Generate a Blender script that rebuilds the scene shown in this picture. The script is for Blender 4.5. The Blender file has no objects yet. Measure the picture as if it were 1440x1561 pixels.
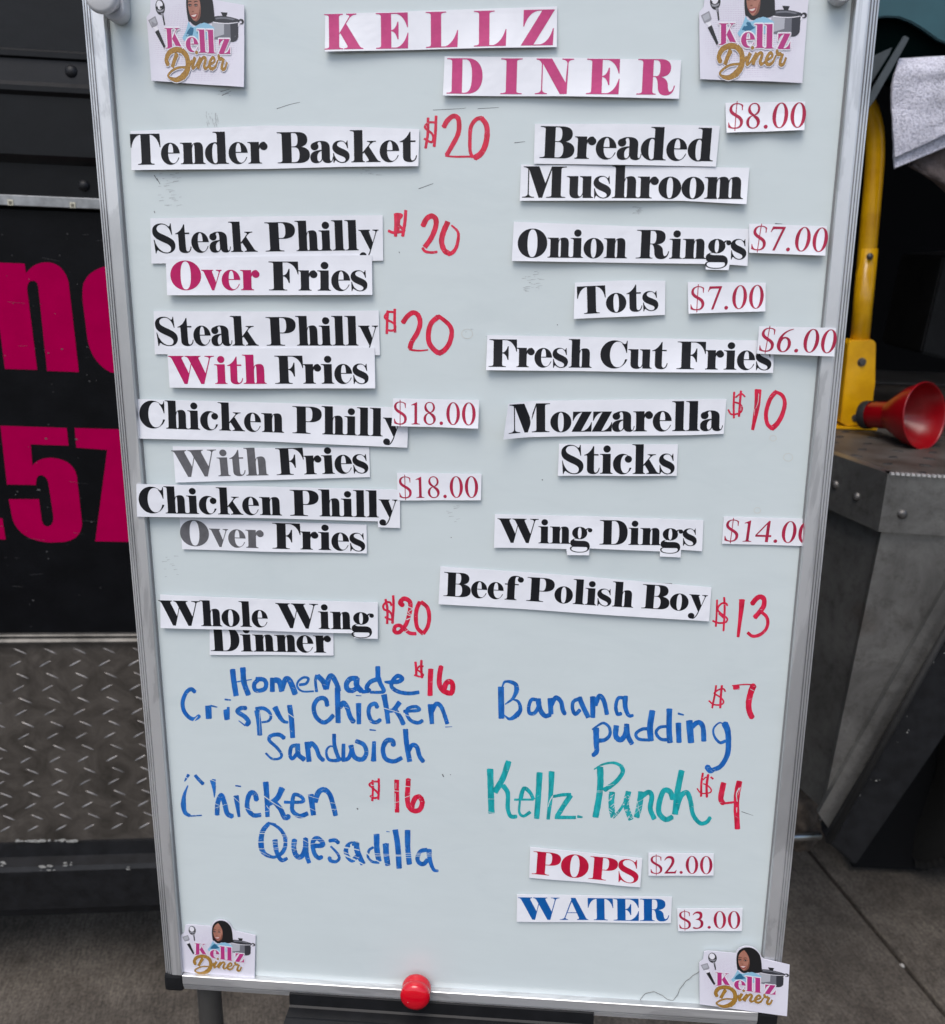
import bpy, bmesh, math, random
import numpy as np
from mathutils import Vector, Matrix, Quaternion
from mathutils.geometry import delaunay_2d_cdt

random.seed(7)
SC = bpy.context.scene
COL = SC.collection

# ------------------------------------------------------------------ camera
# the photograph measures 1440 x 1561; focal length 1440 of its pixels (a phone's main lens)
F = 1440.0
CX, CY = 720.0, 780.5
CAM_H = 1.45
d_c = Vector((-200.0, 4950.0, 1440.0)).normalized()      # plumb direction seen by the camera (x right, y down, z forward)
f_c = (Vector((0, 0, 1)) - d_c * d_c.z).normalized()
r_c = d_c.cross(f_c)
def to_world(v):
    return Vector((v.dot(r_c), v.dot(f_c), -v.dot(d_c)))
CAMP = Vector((0, 0, CAM_H))
cam_data = bpy.data.cameras.new('camera')
cam = bpy.data.objects.new('camera', cam_data)
COL.objects.link(cam)
cx_, cy_, cz_ = to_world(Vector((1, 0, 0))), to_world(Vector((0, -1, 0))), to_world(Vector((0, 0, -1)))
m = Matrix((cx_, cy_, cz_)).transposed().to_4x4()
m.translation = CAMP
cam.matrix_world = m
cam_data.sensor_fit = 'HORIZONTAL'
cam_data.sensor_width = 36.0
cam_data.lens = 36.0
cam_data.clip_start = 0.02
cam_data.clip_end = 500.0
cam_data.dof.use_dof = True
cam_data.dof.focus_distance = 0.83
cam_data.dof.aperture_fstop = 10.0
SC.camera = cam

# ------------------------------------------------------------------ light: an overcast day
world = bpy.data.worlds.new('World')
SC.world = world
world.use_nodes = True
wn = world.node_tree
bg = wn.nodes['Background']
sky = wn.nodes.new('ShaderNodeTexSky')
sky.sky_type = 'NISHITA'
sky.sun_disc = False
SUN_EL, SUN_ROT = math.radians(58), math.radians(200)
sky.sun_elevation = SUN_EL
sky.sun_rotation = SUN_ROT
sky.air_density = 1.0
sky.dust_density = 3.0
wn.links.new(sky.outputs['Color'], bg.inputs['Color'])
bg.inputs['Strength'].default_value = 0.11
sl = bpy.data.lights.new('sun', 'SUN')
sl.energy = 0.9
sl.angle = math.radians(35)
sl.color = (1.0, 0.97, 0.93)
so = bpy.data.objects.new('sun', sl)
COL.objects.link(so)
# nishita: rotation 0 = +Y, turning clockwise seen from above
sdir = Vector((math.sin(SUN_ROT) * math.cos(SUN_EL), math.cos(SUN_ROT) * math.cos(SUN_EL), math.sin(SUN_EL)))
so.rotation_euler = (-sdir).to_track_quat('-Z', 'Y').to_euler()
so.location = (0, 0, 5)
SC.view_settings.view_transform = 'Standard'
SC.view_settings.look = 'None'
SC.view_settings.gamma = 1.0
SC.view_settings.use_curve_mapping = False
SC.view_settings.exposure = 0.74

# ------------------------------------------------------------------ helpers
def ray(px, py):
    return to_world(Vector((px - CX, py - CY, F)).normalized())
def on_plane(px, py, o, n):
    r = ray(px, py)
    return CAMP + r * ((o - CAMP).dot(n) / r.dot(n))
def on_z(px, py, z):
    return on_plane(px, py, Vector((0, 0, z)), Vector((0, 0, 1)))
def on_y(px, py, y):
    return on_plane(px, py, Vector((0, y, 0)), Vector((0, 1, 0)))

def frame(o, ex, ey, ez):
    mm = Matrix((ex, ey, ez)).transposed().to_4x4()
    mm.translation = o
    return mm

def thing(name, label, cat, mat=None, group=None):
    o = bpy.data.objects.new(name, None)
    COL.objects.link(o)
    o.empty_display_size = 0.05
    if mat is not None:
        o.matrix_world = mat
    o['label'] = label
    o['category'] = cat
    if group:
        o['group'] = group
    return o

def link(name, me, mat, parent=None, label=None, kind=None, mw=None, smooth=False):
    o = bpy.data.objects.new(name, me)
    COL.objects.link(o)
    if mat is not None and not me.materials:
        me.materials.append(mat)
    if parent is not None:
        o.parent = parent
    if mw is not None:
        o.matrix_local = mw
    if label:
        o['label'] = label
    if kind:
        o['kind'] = kind
    if smooth:
        for p in me.polygons:
            p.use_smooth = True
    return o

def mesh_from(verts, faces, name='m'):
    me = bpy.data.meshes.new(name)
    me.from_pydata([tuple(v) for v in verts], [], faces)
    me.update()
    return me

def bm_mesh(bm, name='m'):
    me = bpy.data.meshes.new(name)
    bmesh.ops.recalc_face_normals(bm, faces=bm.faces)
    bm.to_mesh(me)
    bm.free()
    return me

def add_box(bm, lo, hi, bev=0.0, mat=None):
    lo, hi = Vector(lo), Vector(hi)
    c = (lo + hi) / 2
    s = hi - lo
    r = bmesh.ops.create_cube(bm, size=1.0)
    vs = r['verts']
    bmesh.ops.scale(bm, vec=s, verts=vs)
    bmesh.ops.translate(bm, vec=c, verts=vs)
    if bev > 0:
        es = list({e for v in vs for e in v.link_edges})
        rr = bmesh.ops.bevel(bm, geom=es, offset=bev, segments=2, affect='EDGES', profile=0.6)
        vs = list({v for f in rr['faces'] for v in f.verts} | {v for v in vs if v.is_valid})
    if mat is not None:
        bmesh.ops.transform(bm, matrix=mat, verts=[v for v in vs if v.is_valid])
    return vs

def add_prism(bm, pts, off):
    """closed solid: polygon pts (3-D) swept by vector off"""
    a = [bm.verts.new(p) for p in pts]
    b = [bm.verts.new(Vector(p) + off) for p in pts]
    n = len(a)
    bm.faces.new(a)
    bm.faces.new(b[::-1])
    for i in range(n):
        j = (i + 1) % n
        bm.faces.new((a[i], b[i], b[j], a[j]))
    return a + b

def add_lathe(bm, prof, mat=None, n=32):
    """profile [(r, z)] revolved about z"""
    rings = []
    for r, z in prof:
        if r < 1e-6:
            rings.append([bm.verts.new((0, 0, z))])
        else:
            rings.append([bm.verts.new((r * math.cos(2 * math.pi * k / n), r * math.sin(2 * math.pi * k / n), z)) for k in range(n)])
    for a, b in zip(rings, rings[1:]):
        for k in range(n):
            k2 = (k + 1) % n
            if len(a) == 1 and len(b) == 1:
                continue
            if len(a) == 1:
                bm.faces.new((a[0], b[k], b[k2]))
            elif len(b) == 1:
                bm.faces.new((a[k], a[k2], b[0]))
            else:
                bm.faces.new((a[k], a[k2], b[k2], b[k]))
    vs = [v for r in rings for v in r]
    if mat is not None:
        bmesh.ops.transform(bm, matrix=mat, verts=vs)
    return vs

def add_tube(bm, pts, rad, n=14, caps=True):
    """rad: number or list"""
    pts = [Vector(p) for p in pts]
    rings = []
    up = None
    for i, p in enumerate(pts):
        t = (pts[min(i + 1, len(pts) - 1)] - pts[max(i - 1, 0)]).normalized()
        if up is None:
            up = t.orthogonal().normalized()
        up = (up - t * up.dot(t)).normalized()
        s = t.cross(up)
        r = rad[i] if isinstance(rad, (list, tuple)) else rad
        rings.append([bm.verts.new(p + (up * math.cos(2 * math.pi * k / n) + s * math.sin(2 * math.pi * k / n)) * r) for k in range(n)])
    for a, b in zip(rings, rings[1:]):
        for k in range(n):
            bm.faces.new((a[k], a[(k + 1) % n], b[(k + 1) % n], b[k]))
    if caps:
        bm.faces.new(rings[0][::-1])
        bm.faces.new(rings[-1])

def smooth_pts(pts, sub=6):
    """Catmull-Rom through pts"""
    if len(pts) < 3:
        return [Vector(p) for p in pts]
    P = [Vector(p) for p in pts]
    out = []
    for i in range(len(P) - 1):
        p0 = P[i - 1] if i else P[0] * 2 - P[1]
        p1, p2 = P[i], P[i + 1]
        p3 = P[i + 2] if i + 2 < len(P) else P[-1] * 2 - P[-2]
        for k in range(sub):
            t = k / sub
            out.append(0.5 * ((2 * p1) + (p2 - p0) * t + (2 * p0 - 5 * p1 + 4 * p2 - p3) * t * t + (3 * p1 - p0 - 3 * p2 + p3) * t ** 3))
    out.append(P[-1])
    return out

# ------------------------------------------------------------------ materials
def new_mat(name):
    mt = bpy.data.materials.new(name)
    mt.use_nodes = True
    nt = mt.node_tree
    return mt, nt, nt.nodes['Principled BSDF']

def node(nt, typ, **kw):
    n = nt.nodes.new(typ)
    for k, v in kw.items():
        if k.startswith('i_'):
            n.inputs[k[2:].replace('_', ' ')].default_value = v
        else:
            setattr(n, k, v)
    return n

def noise(nt, scale, detail=4, rough=0.55, stretch=None, coord='Object', dist=0.0):
    tc = nt.nodes.new('ShaderNodeTexCoord')
    n = nt.nodes.new('ShaderNodeTexNoise')
    n.inputs['Scale'].default_value = scale
    n.inputs['Detail'].default_value = detail
    n.inputs['Roughness'].default_value = rough
    n.inputs['Distortion'].default_value = dist
    if stretch:
        mp = nt.nodes.new('ShaderNodeMapping')
        mp.inputs['Scale'].default_value = stretch
        nt.links.new(tc.outputs[coord], mp.inputs['Vector'])
        nt.links.new(mp.outputs['Vector'], n.inputs['Vector'])
    else:
        nt.links.new(tc.outputs[coord], n.inputs['Vector'])
    return n

def ramp(nt, src, stops):
    r = nt.nodes.new('ShaderNodeValToRGB')
    el = r.color_ramp.elements
    while len(el) < len(stops):
        el.new(0.5)
    for e, (p, c) in zip(el, stops):
        e.position = p
        e.color = c if len(c) == 4 else (*c, 1)
    nt.links.new(src, r.inputs['Fac'])
    return r

def mixc(nt, fac, a, b, mode='MIX'):
    mx = nt.nodes.new('ShaderNodeMix')
    mx.data_type = 'RGBA'
    mx.blend_type = mode
    for i, v in ((0, fac), (6, a), (7, b)):
        if isinstance(v, (int, float)):
            mx.inputs[i].default_value = v
        elif isinstance(v, tuple):
            mx.inputs[i].default_value = v if len(v) == 4 else (*v, 1)
        else:
            nt.links.new(v, mx.inputs[i])
    return mx.outputs[2]

def bump(nt, bsdf, src, strength, dist):
    b = nt.nodes.new('ShaderNodeBump')
    b.inputs['Strength'].default_value = strength
    b.inputs['Distance'].default_value = dist
    nt.links.new(src, b.inputs['Height'])
    nt.links.new(b.outputs['Normal'], bsdf.inputs['Normal'])
    return b

def simple(name, col, rough=0.5, metal=0.0, var=0.0, vscale=30, col2=None, bumps=None, spec=0.5, stretch=None, rvar=0.0, coat=0.0, detail=5):
    mt, nt, b = new_mat(name)
    b.inputs['Base Color'].default_value = (*col, 1)
    b.inputs['Roughness'].default_value = rough
    b.inputs['Metallic'].default_value = metal
    b.inputs['Specular IOR Level'].default_value = spec
    b.inputs['Coat Weight'].default_value = coat
    b.inputs['Coat Roughness'].default_value = 0.08
    if var > 0 or col2:
        n = noise(nt, vscale, detail, 0.6, stretch)
        c2 = col2 if col2 else tuple(c * (1 - var) for c in col)
        r = ramp(nt, n.outputs['Fac'], [(0.36, c2), (0.62, col)])
        nt.links.new(r.outputs['Color'], b.inputs['Base Color'])
        if rvar:
            mr = nt.nodes.new('ShaderNodeMapRange')
            mr.inputs['To Min'].default_value = rough - rvar
            mr.inputs['To Max'].default_value = rough + rvar
            nt.links.new(n.outputs['Fac'], mr.inputs['Value'])
            nt.links.new(mr.outputs['Result'], b.inputs['Roughness'])
    if bumps:
        n2 = noise(nt, bumps[0], 5, 0.6, bumps[3] if len(bumps) > 3 else None)
        bump(nt, b, n2.outputs['Fac'], bumps[1], bumps[2])
    return mt
# ------------------------------------------------------------------ lettering: fat-face and book-face glyph outlines
def parse_path(s):
    """SVG-like path (M L Q C, absolute) -> list of 2-D points"""
    t = s.split()
    out = []
    i = 0
    cur = None
    cmd = None
    while i < len(t):
        if t[i] in 'MLQC':
            cmd = t[i]
            i += 1
        v = []
        k = {'M': 2, 'L': 2, 'Q': 4, 'C': 6}[cmd]
        v = [float(x) for x in t[i:i + k]]
        i += k
        if cmd in 'ML':
            cur = (v[0], v[1])
            out.append(cur)
        elif cmd == 'Q':
            p0, p1, p2 = cur, (v[0], v[1]), (v[2], v[3])
            L = math.dist(p0, p1) + math.dist(p1, p2)
            n = max(3, min(9, int(L / 6)))
            for j in range(1, n + 1):
                u = j / n
                out.append(tuple((1 - u) ** 2 * a + 2 * u * (1 - u) * b + u * u * c for a, b, c in zip(p0, p1, p2)))
            cur = p2
        else:
            p0, p1, p2, p3 = cur, (v[0], v[1]), (v[2], v[3]), (v[4], v[5])
            n = 10
            for j in range(1, n + 1):
                u = j / n
                out.append(tuple((1 - u) ** 3 * a + 3 * u * (1 - u) ** 2 * b + 3 * u * u * (1 - u) * c + u ** 3 * d for a, b, c, d in zip(p0, p1, p2, p3)))
            cur = p3
    return out

def ell(cx, cy, rx, ry, n=2.0, k=40):
    out = []
    for i in range(k):
        a = 2 * math.pi * i / k
        c, s = math.cos(a), math.sin(a)
        out.append((cx + rx * math.copysign(abs(c) ** (2 / n), c), cy + ry * math.copysign(abs(s) ** (2 / n), s)))
    return out

def stem(x0, x1, y0, y1, bl, br, tl, tr, h=2.6):
    p = []
    b = 6
    if bl: p += [(x0 - bl, y0), (x0 - bl, y0 + h), (x0 - bl * .45, y0 + h + .6), (x0 - 1.2, y0 + h + 2.6), (x0, y0 + h + b)][::1]
    else: p += [(x0, y0)]
    if tl: p += [(x0, y1 - h - b), (x0 - 1.2, y1 - h - 2.6), (x0 - tl * .45, y1 - h - .6), (x0 - tl, y1 - h), (x0 - tl, y1)]
    else: p += [(x0, y1)]
    if tr: p += [(x1 + tr, y1), (x1 + tr, y1 - h), (x1 + tr * .45, y1 - h - .6), (x1 + 1.2, y1 - h - 2.6), (x1, y1 - h - b)]
    else: p += [(x1, y1)]
    if br: p += [(x1, y0 + h + b), (x1 + 1.2, y0 + h + 2.6), (x1 + br * .45, y0 + h + .6), (x1 + br, y0 + h), (x1 + br, y0)]
    else: p += [(x1, y0)]
    return p

def shoulder(x0, a, b, top=71):
    """arched right-hand stroke of n, m, h: leaves x0, heavy stem a..b"""
    m_ = (a + b) / 2
    return parse_path(f'M {x0} 59 Q {x0+4} {top} {m_-2} {top} Q {b} {top} {b} 50 L {b} 9 Q {b+.6} 3 {b+7} 2.6 L {b+7} 0 L {a-4} 0 L {a-4} 2.6 Q {a} 3 {a} 9 L {a} 50 Q {a} 65 {a-3} 65.4 Q {x0+3.5} 63 {x0} 46')

def R4(x0, y0, x1, y1):
    return [(x0, y0), (x1, y0), (x1, y1), (x0, y1)]
P_ = parse_path
FAT = {
 'T': (98, [(1, stem(34, 64, 0, 99, 12, 12, 0, 0)), (1, P_('M 0 100 L 96 100 L 97.5 56 L 95 56 Q 88 92 66 97 L 32 97 Q 10 92 2.5 56 L 0 56'))]),
 'B': (105, [(1, P_('M 46 100 L 66 100 C 88 100 97 90 97 76 C 97 62 88 53 68 51.5 L 46 51')), (1, P_('M 46 54 L 70 54 C 92 52 104 42 104 27 C 104 10 92 0 68 0 L 46 0')),
            (-1, P_('M 40 97 L 54 97 C 64 97 66 88 66 76 C 66 62 63 54 53 54 L 40 54')), (-1, P_('M 40 51.4 L 56 51.4 C 67 50 71 42 71 27 C 71 12 66 3 55 3 L 40 3')), (1, stem(16, 46, 0, 100, 15, 0, 15, 0)), (1, R4(46, 97, 56, 100)), (1, R4(46, 0, 56, 3))]),
 'D': (110, [(1, P_('M 46 100 L 62 100 C 92 100 107 78 107 50 C 107 20 92 0 60 0 L 46 0')), (-1, P_('M 40 97 L 56 97 C 70 95 75 80 75 50 C 75 20 70 4 54 3 L 40 3')), (1, stem(15, 46, 0, 100, 15, 0, 15, 0))]),
 'P': (106, [(1, P_('M 48 100 L 68 100 C 92 99 105 90 105 73 C 105 54 92 45 70 43 L 48 43')), (-1, P_('M 40 97 L 58 97 C 69 96 72 88 72 73 C 72 56 69 47 60 46 L 40 46')), (1, stem(17, 49, 0, 100, 16, 16, 15, 0))]),
 'R': (113, [(1, P_('M 48 100 L 70 100 C 90 99 99 90 99 76 C 99 60 90 52 72 50 L 48 50')), (-1, P_('M 40 97 L 56 97 C 66 96 68 88 68 76 C 68 60 65 53 58 52.6 L 40 52.6')),
            (1, P_('M 56 52.4 Q 90 51 92 28 Q 93 9 99 8.5 Q 107 10 110 26 L 113 26 Q 110 -2 86 -2 Q 64 -2 63 22 Q 62 46 54 50')), (1, stem(17, 48, 0, 100, 16, 10, 15, 0))]),
 'F': (97, [(1, stem(16, 47, 0, 100, 16, 13, 15, 0)), (1, P_('M 47 100 L 97 100 L 98 56 L 95.5 56 Q 88 90 62 97 L 47 97')), (1, P_('M 47 52 Q 60 53 65.5 75 L 69 75 L 69 26 L 65.5 26 Q 60 48 47 49.2'))]),
 'E': (99, [(1, stem(15, 46, 0, 100, 15, 0, 15, 0)), (1, P_('M 46 100 L 96 100 L 96.5 59 L 94 59 Q 85 91 62 97 L 46 97')), (1, P_('M 46 0 L 96 0 L 97.5 44 L 95 44 Q 85 9 62 3 L 46 3')), (1, P_('M 46 52 Q 59 53 64.5 75 L 68 75 L 68 26 L 64.5 26 Q 59 48 46 49.2'))]),
 'L': (99, [(1, stem(16, 47, 0, 100, 15, 0, 15, 15)), (1, P_('M 47 0 L 96 0 L 97.5 48 L 95 48 Q 84 12 60 3 L 47 3'))]),
 'Z': (101, [(1, P_('M 0 0 L 36 0 L 100 100 L 64 100')), (1, P_('M 8 100 L 70 100 L 66 97.4 L 50 97 Q 22 92 9.5 54 L 7 54')), (1, P_('M 30 0 L 95 0 L 97 48 L 94.5 48 Q 84 10 58 3 L 34 2.6'))]),
 'K': (118, [(1, stem(14, 45, 0, 100, 14, 12, 14, 12)), (1, P_('M 43 42.5 L 45 42 L 81 94 L 77 94')), (1, P_('M 67 100 L 98 100 L 98 97.4 Q 84 97 80 90 L 77 92 Q 76 97 67 97.4')),
            (1, P_('M 47.5 47 L 66 73 L 106 10 Q 110 3 118 2.6 L 118 0 L 60 0 L 60 2.6 Q 74 3 70 10'))]),
 'I': (64, [(1, stem(16, 48, 0, 100, 16, 16, 16, 16))]),
 'N': (112, [(1, P_('M 0 100 L 46 100 L 91 28 L 91 0 L 72 0 L 19.5 86 L 16 86 Q 12 97 0 97.4')), (1, P_('M 16 90 L 19.5 90 L 19.5 12 Q 21 3 34 2.6 L 34 0 L -2 0 L -2 2.6 Q 15 3 16 12')),
            (1, P_('M 88 32 L 91.5 88 Q 90 97 76 97.4 L 76 100 L 111 100 L 111 97.4 Q 96 97 95 88 L 92.5 0 L 89 0'))]),
 'M': (136, [(1, P_('M 3 100 L 51 100 L 71 47 L 89.5 100 L 93 100 L 62 0 L 51 0 L 21 88 Q 16 97 3 97.4')), (1, P_('M 17 92 L 20.5 92 L 20.5 12 Q 22 3 37 2.6 L 37 0 L 0 0 L 0 2.6 Q 16 3 17 12')), (1, stem(90, 119, 0, 100, 16, 14, 0, 16))]),
 'W': (159, [(1, P_('M 0 100 L 54 100 L 54 97.4 Q 45 97 47 90 L 69.5 38 L 78 74 L 81 74 L 63 0 L 52 0 L 12 90 Q 8 97 0 97.4')),
            (1, P_('M 58 100 L 113 100 L 113 97.4 Q 104 97 106 90 L 128 38 L 142 90 Q 141 97 127 97.4 L 127 100 L 160 100 L 160 97.4 Q 147 97 145.5 90 L 122 0 L 111 0 L 70 90 Q 66 97 58 97.4'))]),
 'A': (109, [(1, P_('M 44 100 L 62 100 L 101 10 Q 104 3 110 2.6 L 110 0 L 66 0 L 66 2.6 Q 76 3 74 10 L 47.5 82 L 22 10 Q 23 3 32 2.6 L 32 0 L 0 0 L 0 2.6 Q 14 3 18 10 L 46 91')), (1, R4(26, 31, 66, 34))]),
 'O': (103, [(1, ell(51, 50, 51, 51.5, 2.03)), (-1, ell(51, 50, 17, 48.5, 2.3))]),
 'C': (95, [(1, ell(48, 50, 48, 51.5)), (-1, ell(60, 50, 27, 46.8, 2.1)), (-1, R4(60, 33, 100, 62)), (-1, R4(82, 33, 100, 103)), (1, P_('M 89.5 100 L 92 100 L 91.5 56 L 89 56 Q 84 77 73 89 Q 82 87 86.5 90 Q 88.5 94 89.5 100'))]),
 'S': (79, [(1, P_('M 64 101 L 66.5 101 L 68.5 63 L 66 63 C 62 82 52 98 37 98 C 23 98 16 91 16 83 C 16 71 30 67 48 58 C 66 49 77 42 77 26 C 77 8 62 -1.5 46 -1.5 C 34 -1.5 22 3 15 10 Q 10 8 8.5 -1 L 6 -1 L 3 46 L 5.5 46 C 9 22 26 1.5 45 1.5 C 56 1.5 61 8 61 15 C 61 25 50 31 36 37 C 12 48 0 56 0 74 C 0 92 14 101.5 32 101.5 C 44 101.5 52 96 58 90.5 Q 63 92 64 101'))]),
 'e': (62.5, [(1, ell(30.5, 34.5, 30.5, 36)), (-1, P_('M 23 38.4 L 40 38.4 Q 40 67.4 32 67.4 Q 24 67.4 23 38.4')), (-1, P_('M 23 35.4 L 70 35.4 L 70 22 L 56.4 22 Q 50 4 40 3.4 Q 24 5 23 35.4'))]),
 'n': (79, [(1, stem(10, 38, 0, 70, 9, 3.4, 10, 0)), (1, shoulder(37, 46, 73))]),
 'h': (79, [(1, stem(10, 38, 0, 104, 9, 3.4, 11, 0)), (1, shoulder(37, 46, 73))]),
 'm': (122, [(1, stem(9, 36, 0, 70, 9, 3, 10, 0)), (1, shoulder(35, 45, 72)), (1, shoulder(71, 81, 108)), (1, R4(45, 9, 72, 50))]),
 'r': (62, [(1, stem(8, 35, 0, 70, 8, 8, 9, 0)), (1, ell(50, 55.5, 12.5, 12.5)), (1, P_('M 34 56 Q 38 70.5 51 70.5 Q 55 70 57 66 L 48 67 Q 40 66 36.5 48 L 34 46'))]),
 'i': (45, [(1, stem(10, 37, 0, 70, 9, 7, 10, 0)), (1, ell(24, 87, 12.6, 12.6))]),
 'l': (45, [(1, stem(10, 37, 0, 104, 9, 7, 11, 0))]),
 'k': (92, [(1, stem(12, 39, 0, 104, 9, 6.5, 12, 0)), (1, P_('M 37 30 L 41 28 L 68 64 L 64 64')), (1, P_('M 53 69 L 81 69 L 81 66.6 Q 70 66 66 60 L 63 61 Q 61 66 53 66.6')),
            (1, P_('M 42 34 L 57 53.5 L 84 9 Q 88 3 95 2.6 L 95 0 L 50 0 L 50 2.6 Q 60 3 57.5 9'))]),
 'o': (69.5, [(1, ell(34.5, 34.5, 34.5, 36)), (-1, ell(34.5, 34.5, 9.5, 33.2, 2.4))]),
 'c': (65, [(1, ell(33, 34.5, 33, 36)), (-1, ell(42, 34.5, 15.5, 31.6, 2.2)), (-1, R4(44, 22, 70, 60)), (-1, R4(59, 22, 70, 72)), (1, ell(52.5, 51.5, 12.2, 12.2))]),
 's': (56, [(1, P_('M 46 71 L 48 71 L 49.5 46 L 47 46 C 44 58 38 68.6 29 68.6 C 20 68.6 15 64 15 59 C 15 52 25 48 36 43 C 48 37 54 31 54 20 C 54 7 44 -1.5 31 -1.5 C 22 -1.5 14 3 10 8 Q 7 6 5 -1 L 3 -1 L 2 31 L 4.5 31 C 8 14 18 1.4 31 1.4 C 38 1.4 41 6 41 10 C 41 17 30 20 20 25 C 8 31 0 38 0 49 C 0 62 10 71.5 24 71.5 C 33 71.5 38 68 42 64 Q 45 65 46 71'))]),
 'a': (70, [(1, ell(14, 53, 12.5, 12.5)), (1, P_('M 6 61 Q 17 71 34 71 Q 62 71 62 48 L 62 13 Q 62.5 5 66 5 Q 70 7 71 19 L 73.5 19 Q 72 -1.5 57 -1.5 Q 40 -1.5 38.5 11 L 36 14 L 36 50 Q 36 68 30 68 Q 24 67.5 24 60 Q 20 62 14 62')),
            (1, P_('M 37 42 Q 0 40 0 18 Q 0 -1.5 19 -1.5 Q 33 -1 39 10 L 36.5 14 Q 33 4 28 4 Q 22 4 22 18 Q 22 35 37 38.5'))]),
 'd': (75, [(1, ell(33, 34.5, 33, 36)), (-1, ell(32.5, 34.5, 9.5, 32.6, 2.3)), (-1, R4(60, -3, 80, 72)), (1, stem(39, 66, 0, 104, 0, 9, 12, 0))]),
 'g': (82, [(1, ell(35.5, 45.5, 29, 25.5)), (-1, ell(35.5, 45.5, 7, 22.6, 2.3)), (1, ell(75, 57.5, 8.6, 8.6)), (1, P_('M 57 60 Q 64 68.5 76 66 L 72 63.6 Q 65 64 60.5 53')),
            (1, P_('M 24 24 Q 0 20 0 6 Q 0 -6 8 -9 Q -3 -12 -1 -20 Q 2 -34 36 -34 Q 75 -34 75 -8 Q 74 13.5 50 14 L 26 14 Q 13 15 14 18.5 Q 15 21 26 22')), (-1, P_('M 12 -11 Q 4 -13 4 -19 Q 6 -31 36 -31 Q 64 -31 66 -18 Q 66 -11.5 60 -11'))]),
 't': (54, [(1, P_('M 0 64 L 0 66 Q 20 72 31 97 L 34 97 L 34 69 L 49 69 L 49 64 L 34 64 L 34 14 Q 34 4 41 4 Q 48 6 51 21 L 53.6 21 Q 52 -1.5 32 -1.5 Q 10 -1 10 16 L 10 64'))]),
 'u': (82, [(1, P_('M 0 70 L 35 70 L 35 14 Q 36 4 42 4.6 Q 47 7 49 16 L 49 62 Q 48 67 40 67.4 L 40 70 L 75 70 L 75 8 Q 76 3 82 2.6 L 82 0 L 50 0 L 50 10 Q 44 -1.5 30 -1.5 Q 9 -1.5 9 18 L 9 62 Q 8 67 0 67.4'))]),
 'v': (66, [(1, P_('M 0 70 L 39 70 L 39 67.4 Q 34 67 35.5 62 L 47.5 27 L 57.5 62 Q 57 67 48 67.4 L 48 70 L 67 70 L 67 67.4 Q 62 67 60.5 62 L 41 -1 L 34 -1 L 8 62 Q 6 67 0 67.4'))]),
 'y': (66, [(1, P_('M 0 70 L 39 70 L 39 67.4 Q 34 67 35.5 62 L 47 27 L 57.5 62 Q 57 67 47 67.4 L 47 70 L 68 70 L 68 67.4 Q 62 67 60.5 62 L 41 2 Q 34 -24 22 -31 Q 14 -33 12 -28.5 L 20 -28.5 Q 30 -22 37 0 L 8 62 Q 6 67 0 67.4')), (1, ell(13, -19, 12, 12))]),
 'z': (66, [(1, P_('M 0 0 L 30 0 L 66 70 L 36 70')), (1, P_('M 5 70 L 50 70 L 40 67 L 32 67 Q 15 62 6 38 L 4 38')), (1, P_('M 20 0 L 65 0 L 66.5 33 L 64.5 33 Q 56 8 38 3 L 25 2.6'))]),
 'f': (54, [(1, P_('M 12 9 L 12 66 Q 14 102 42 102 Q 58 102 66 92 L 60 88 Q 54 98.5 46 98.5 Q 40 98 40 80 L 40 9 Q 41 3 48 2.6 L 48 0 L 3 0 L 3 2.6 Q 11 3 12 9')), (1, R4(2, 63, 54, 67.5)), (1, ell(61, 86, 11.5, 11.5))]),
 ' ': (30, []),
}
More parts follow.
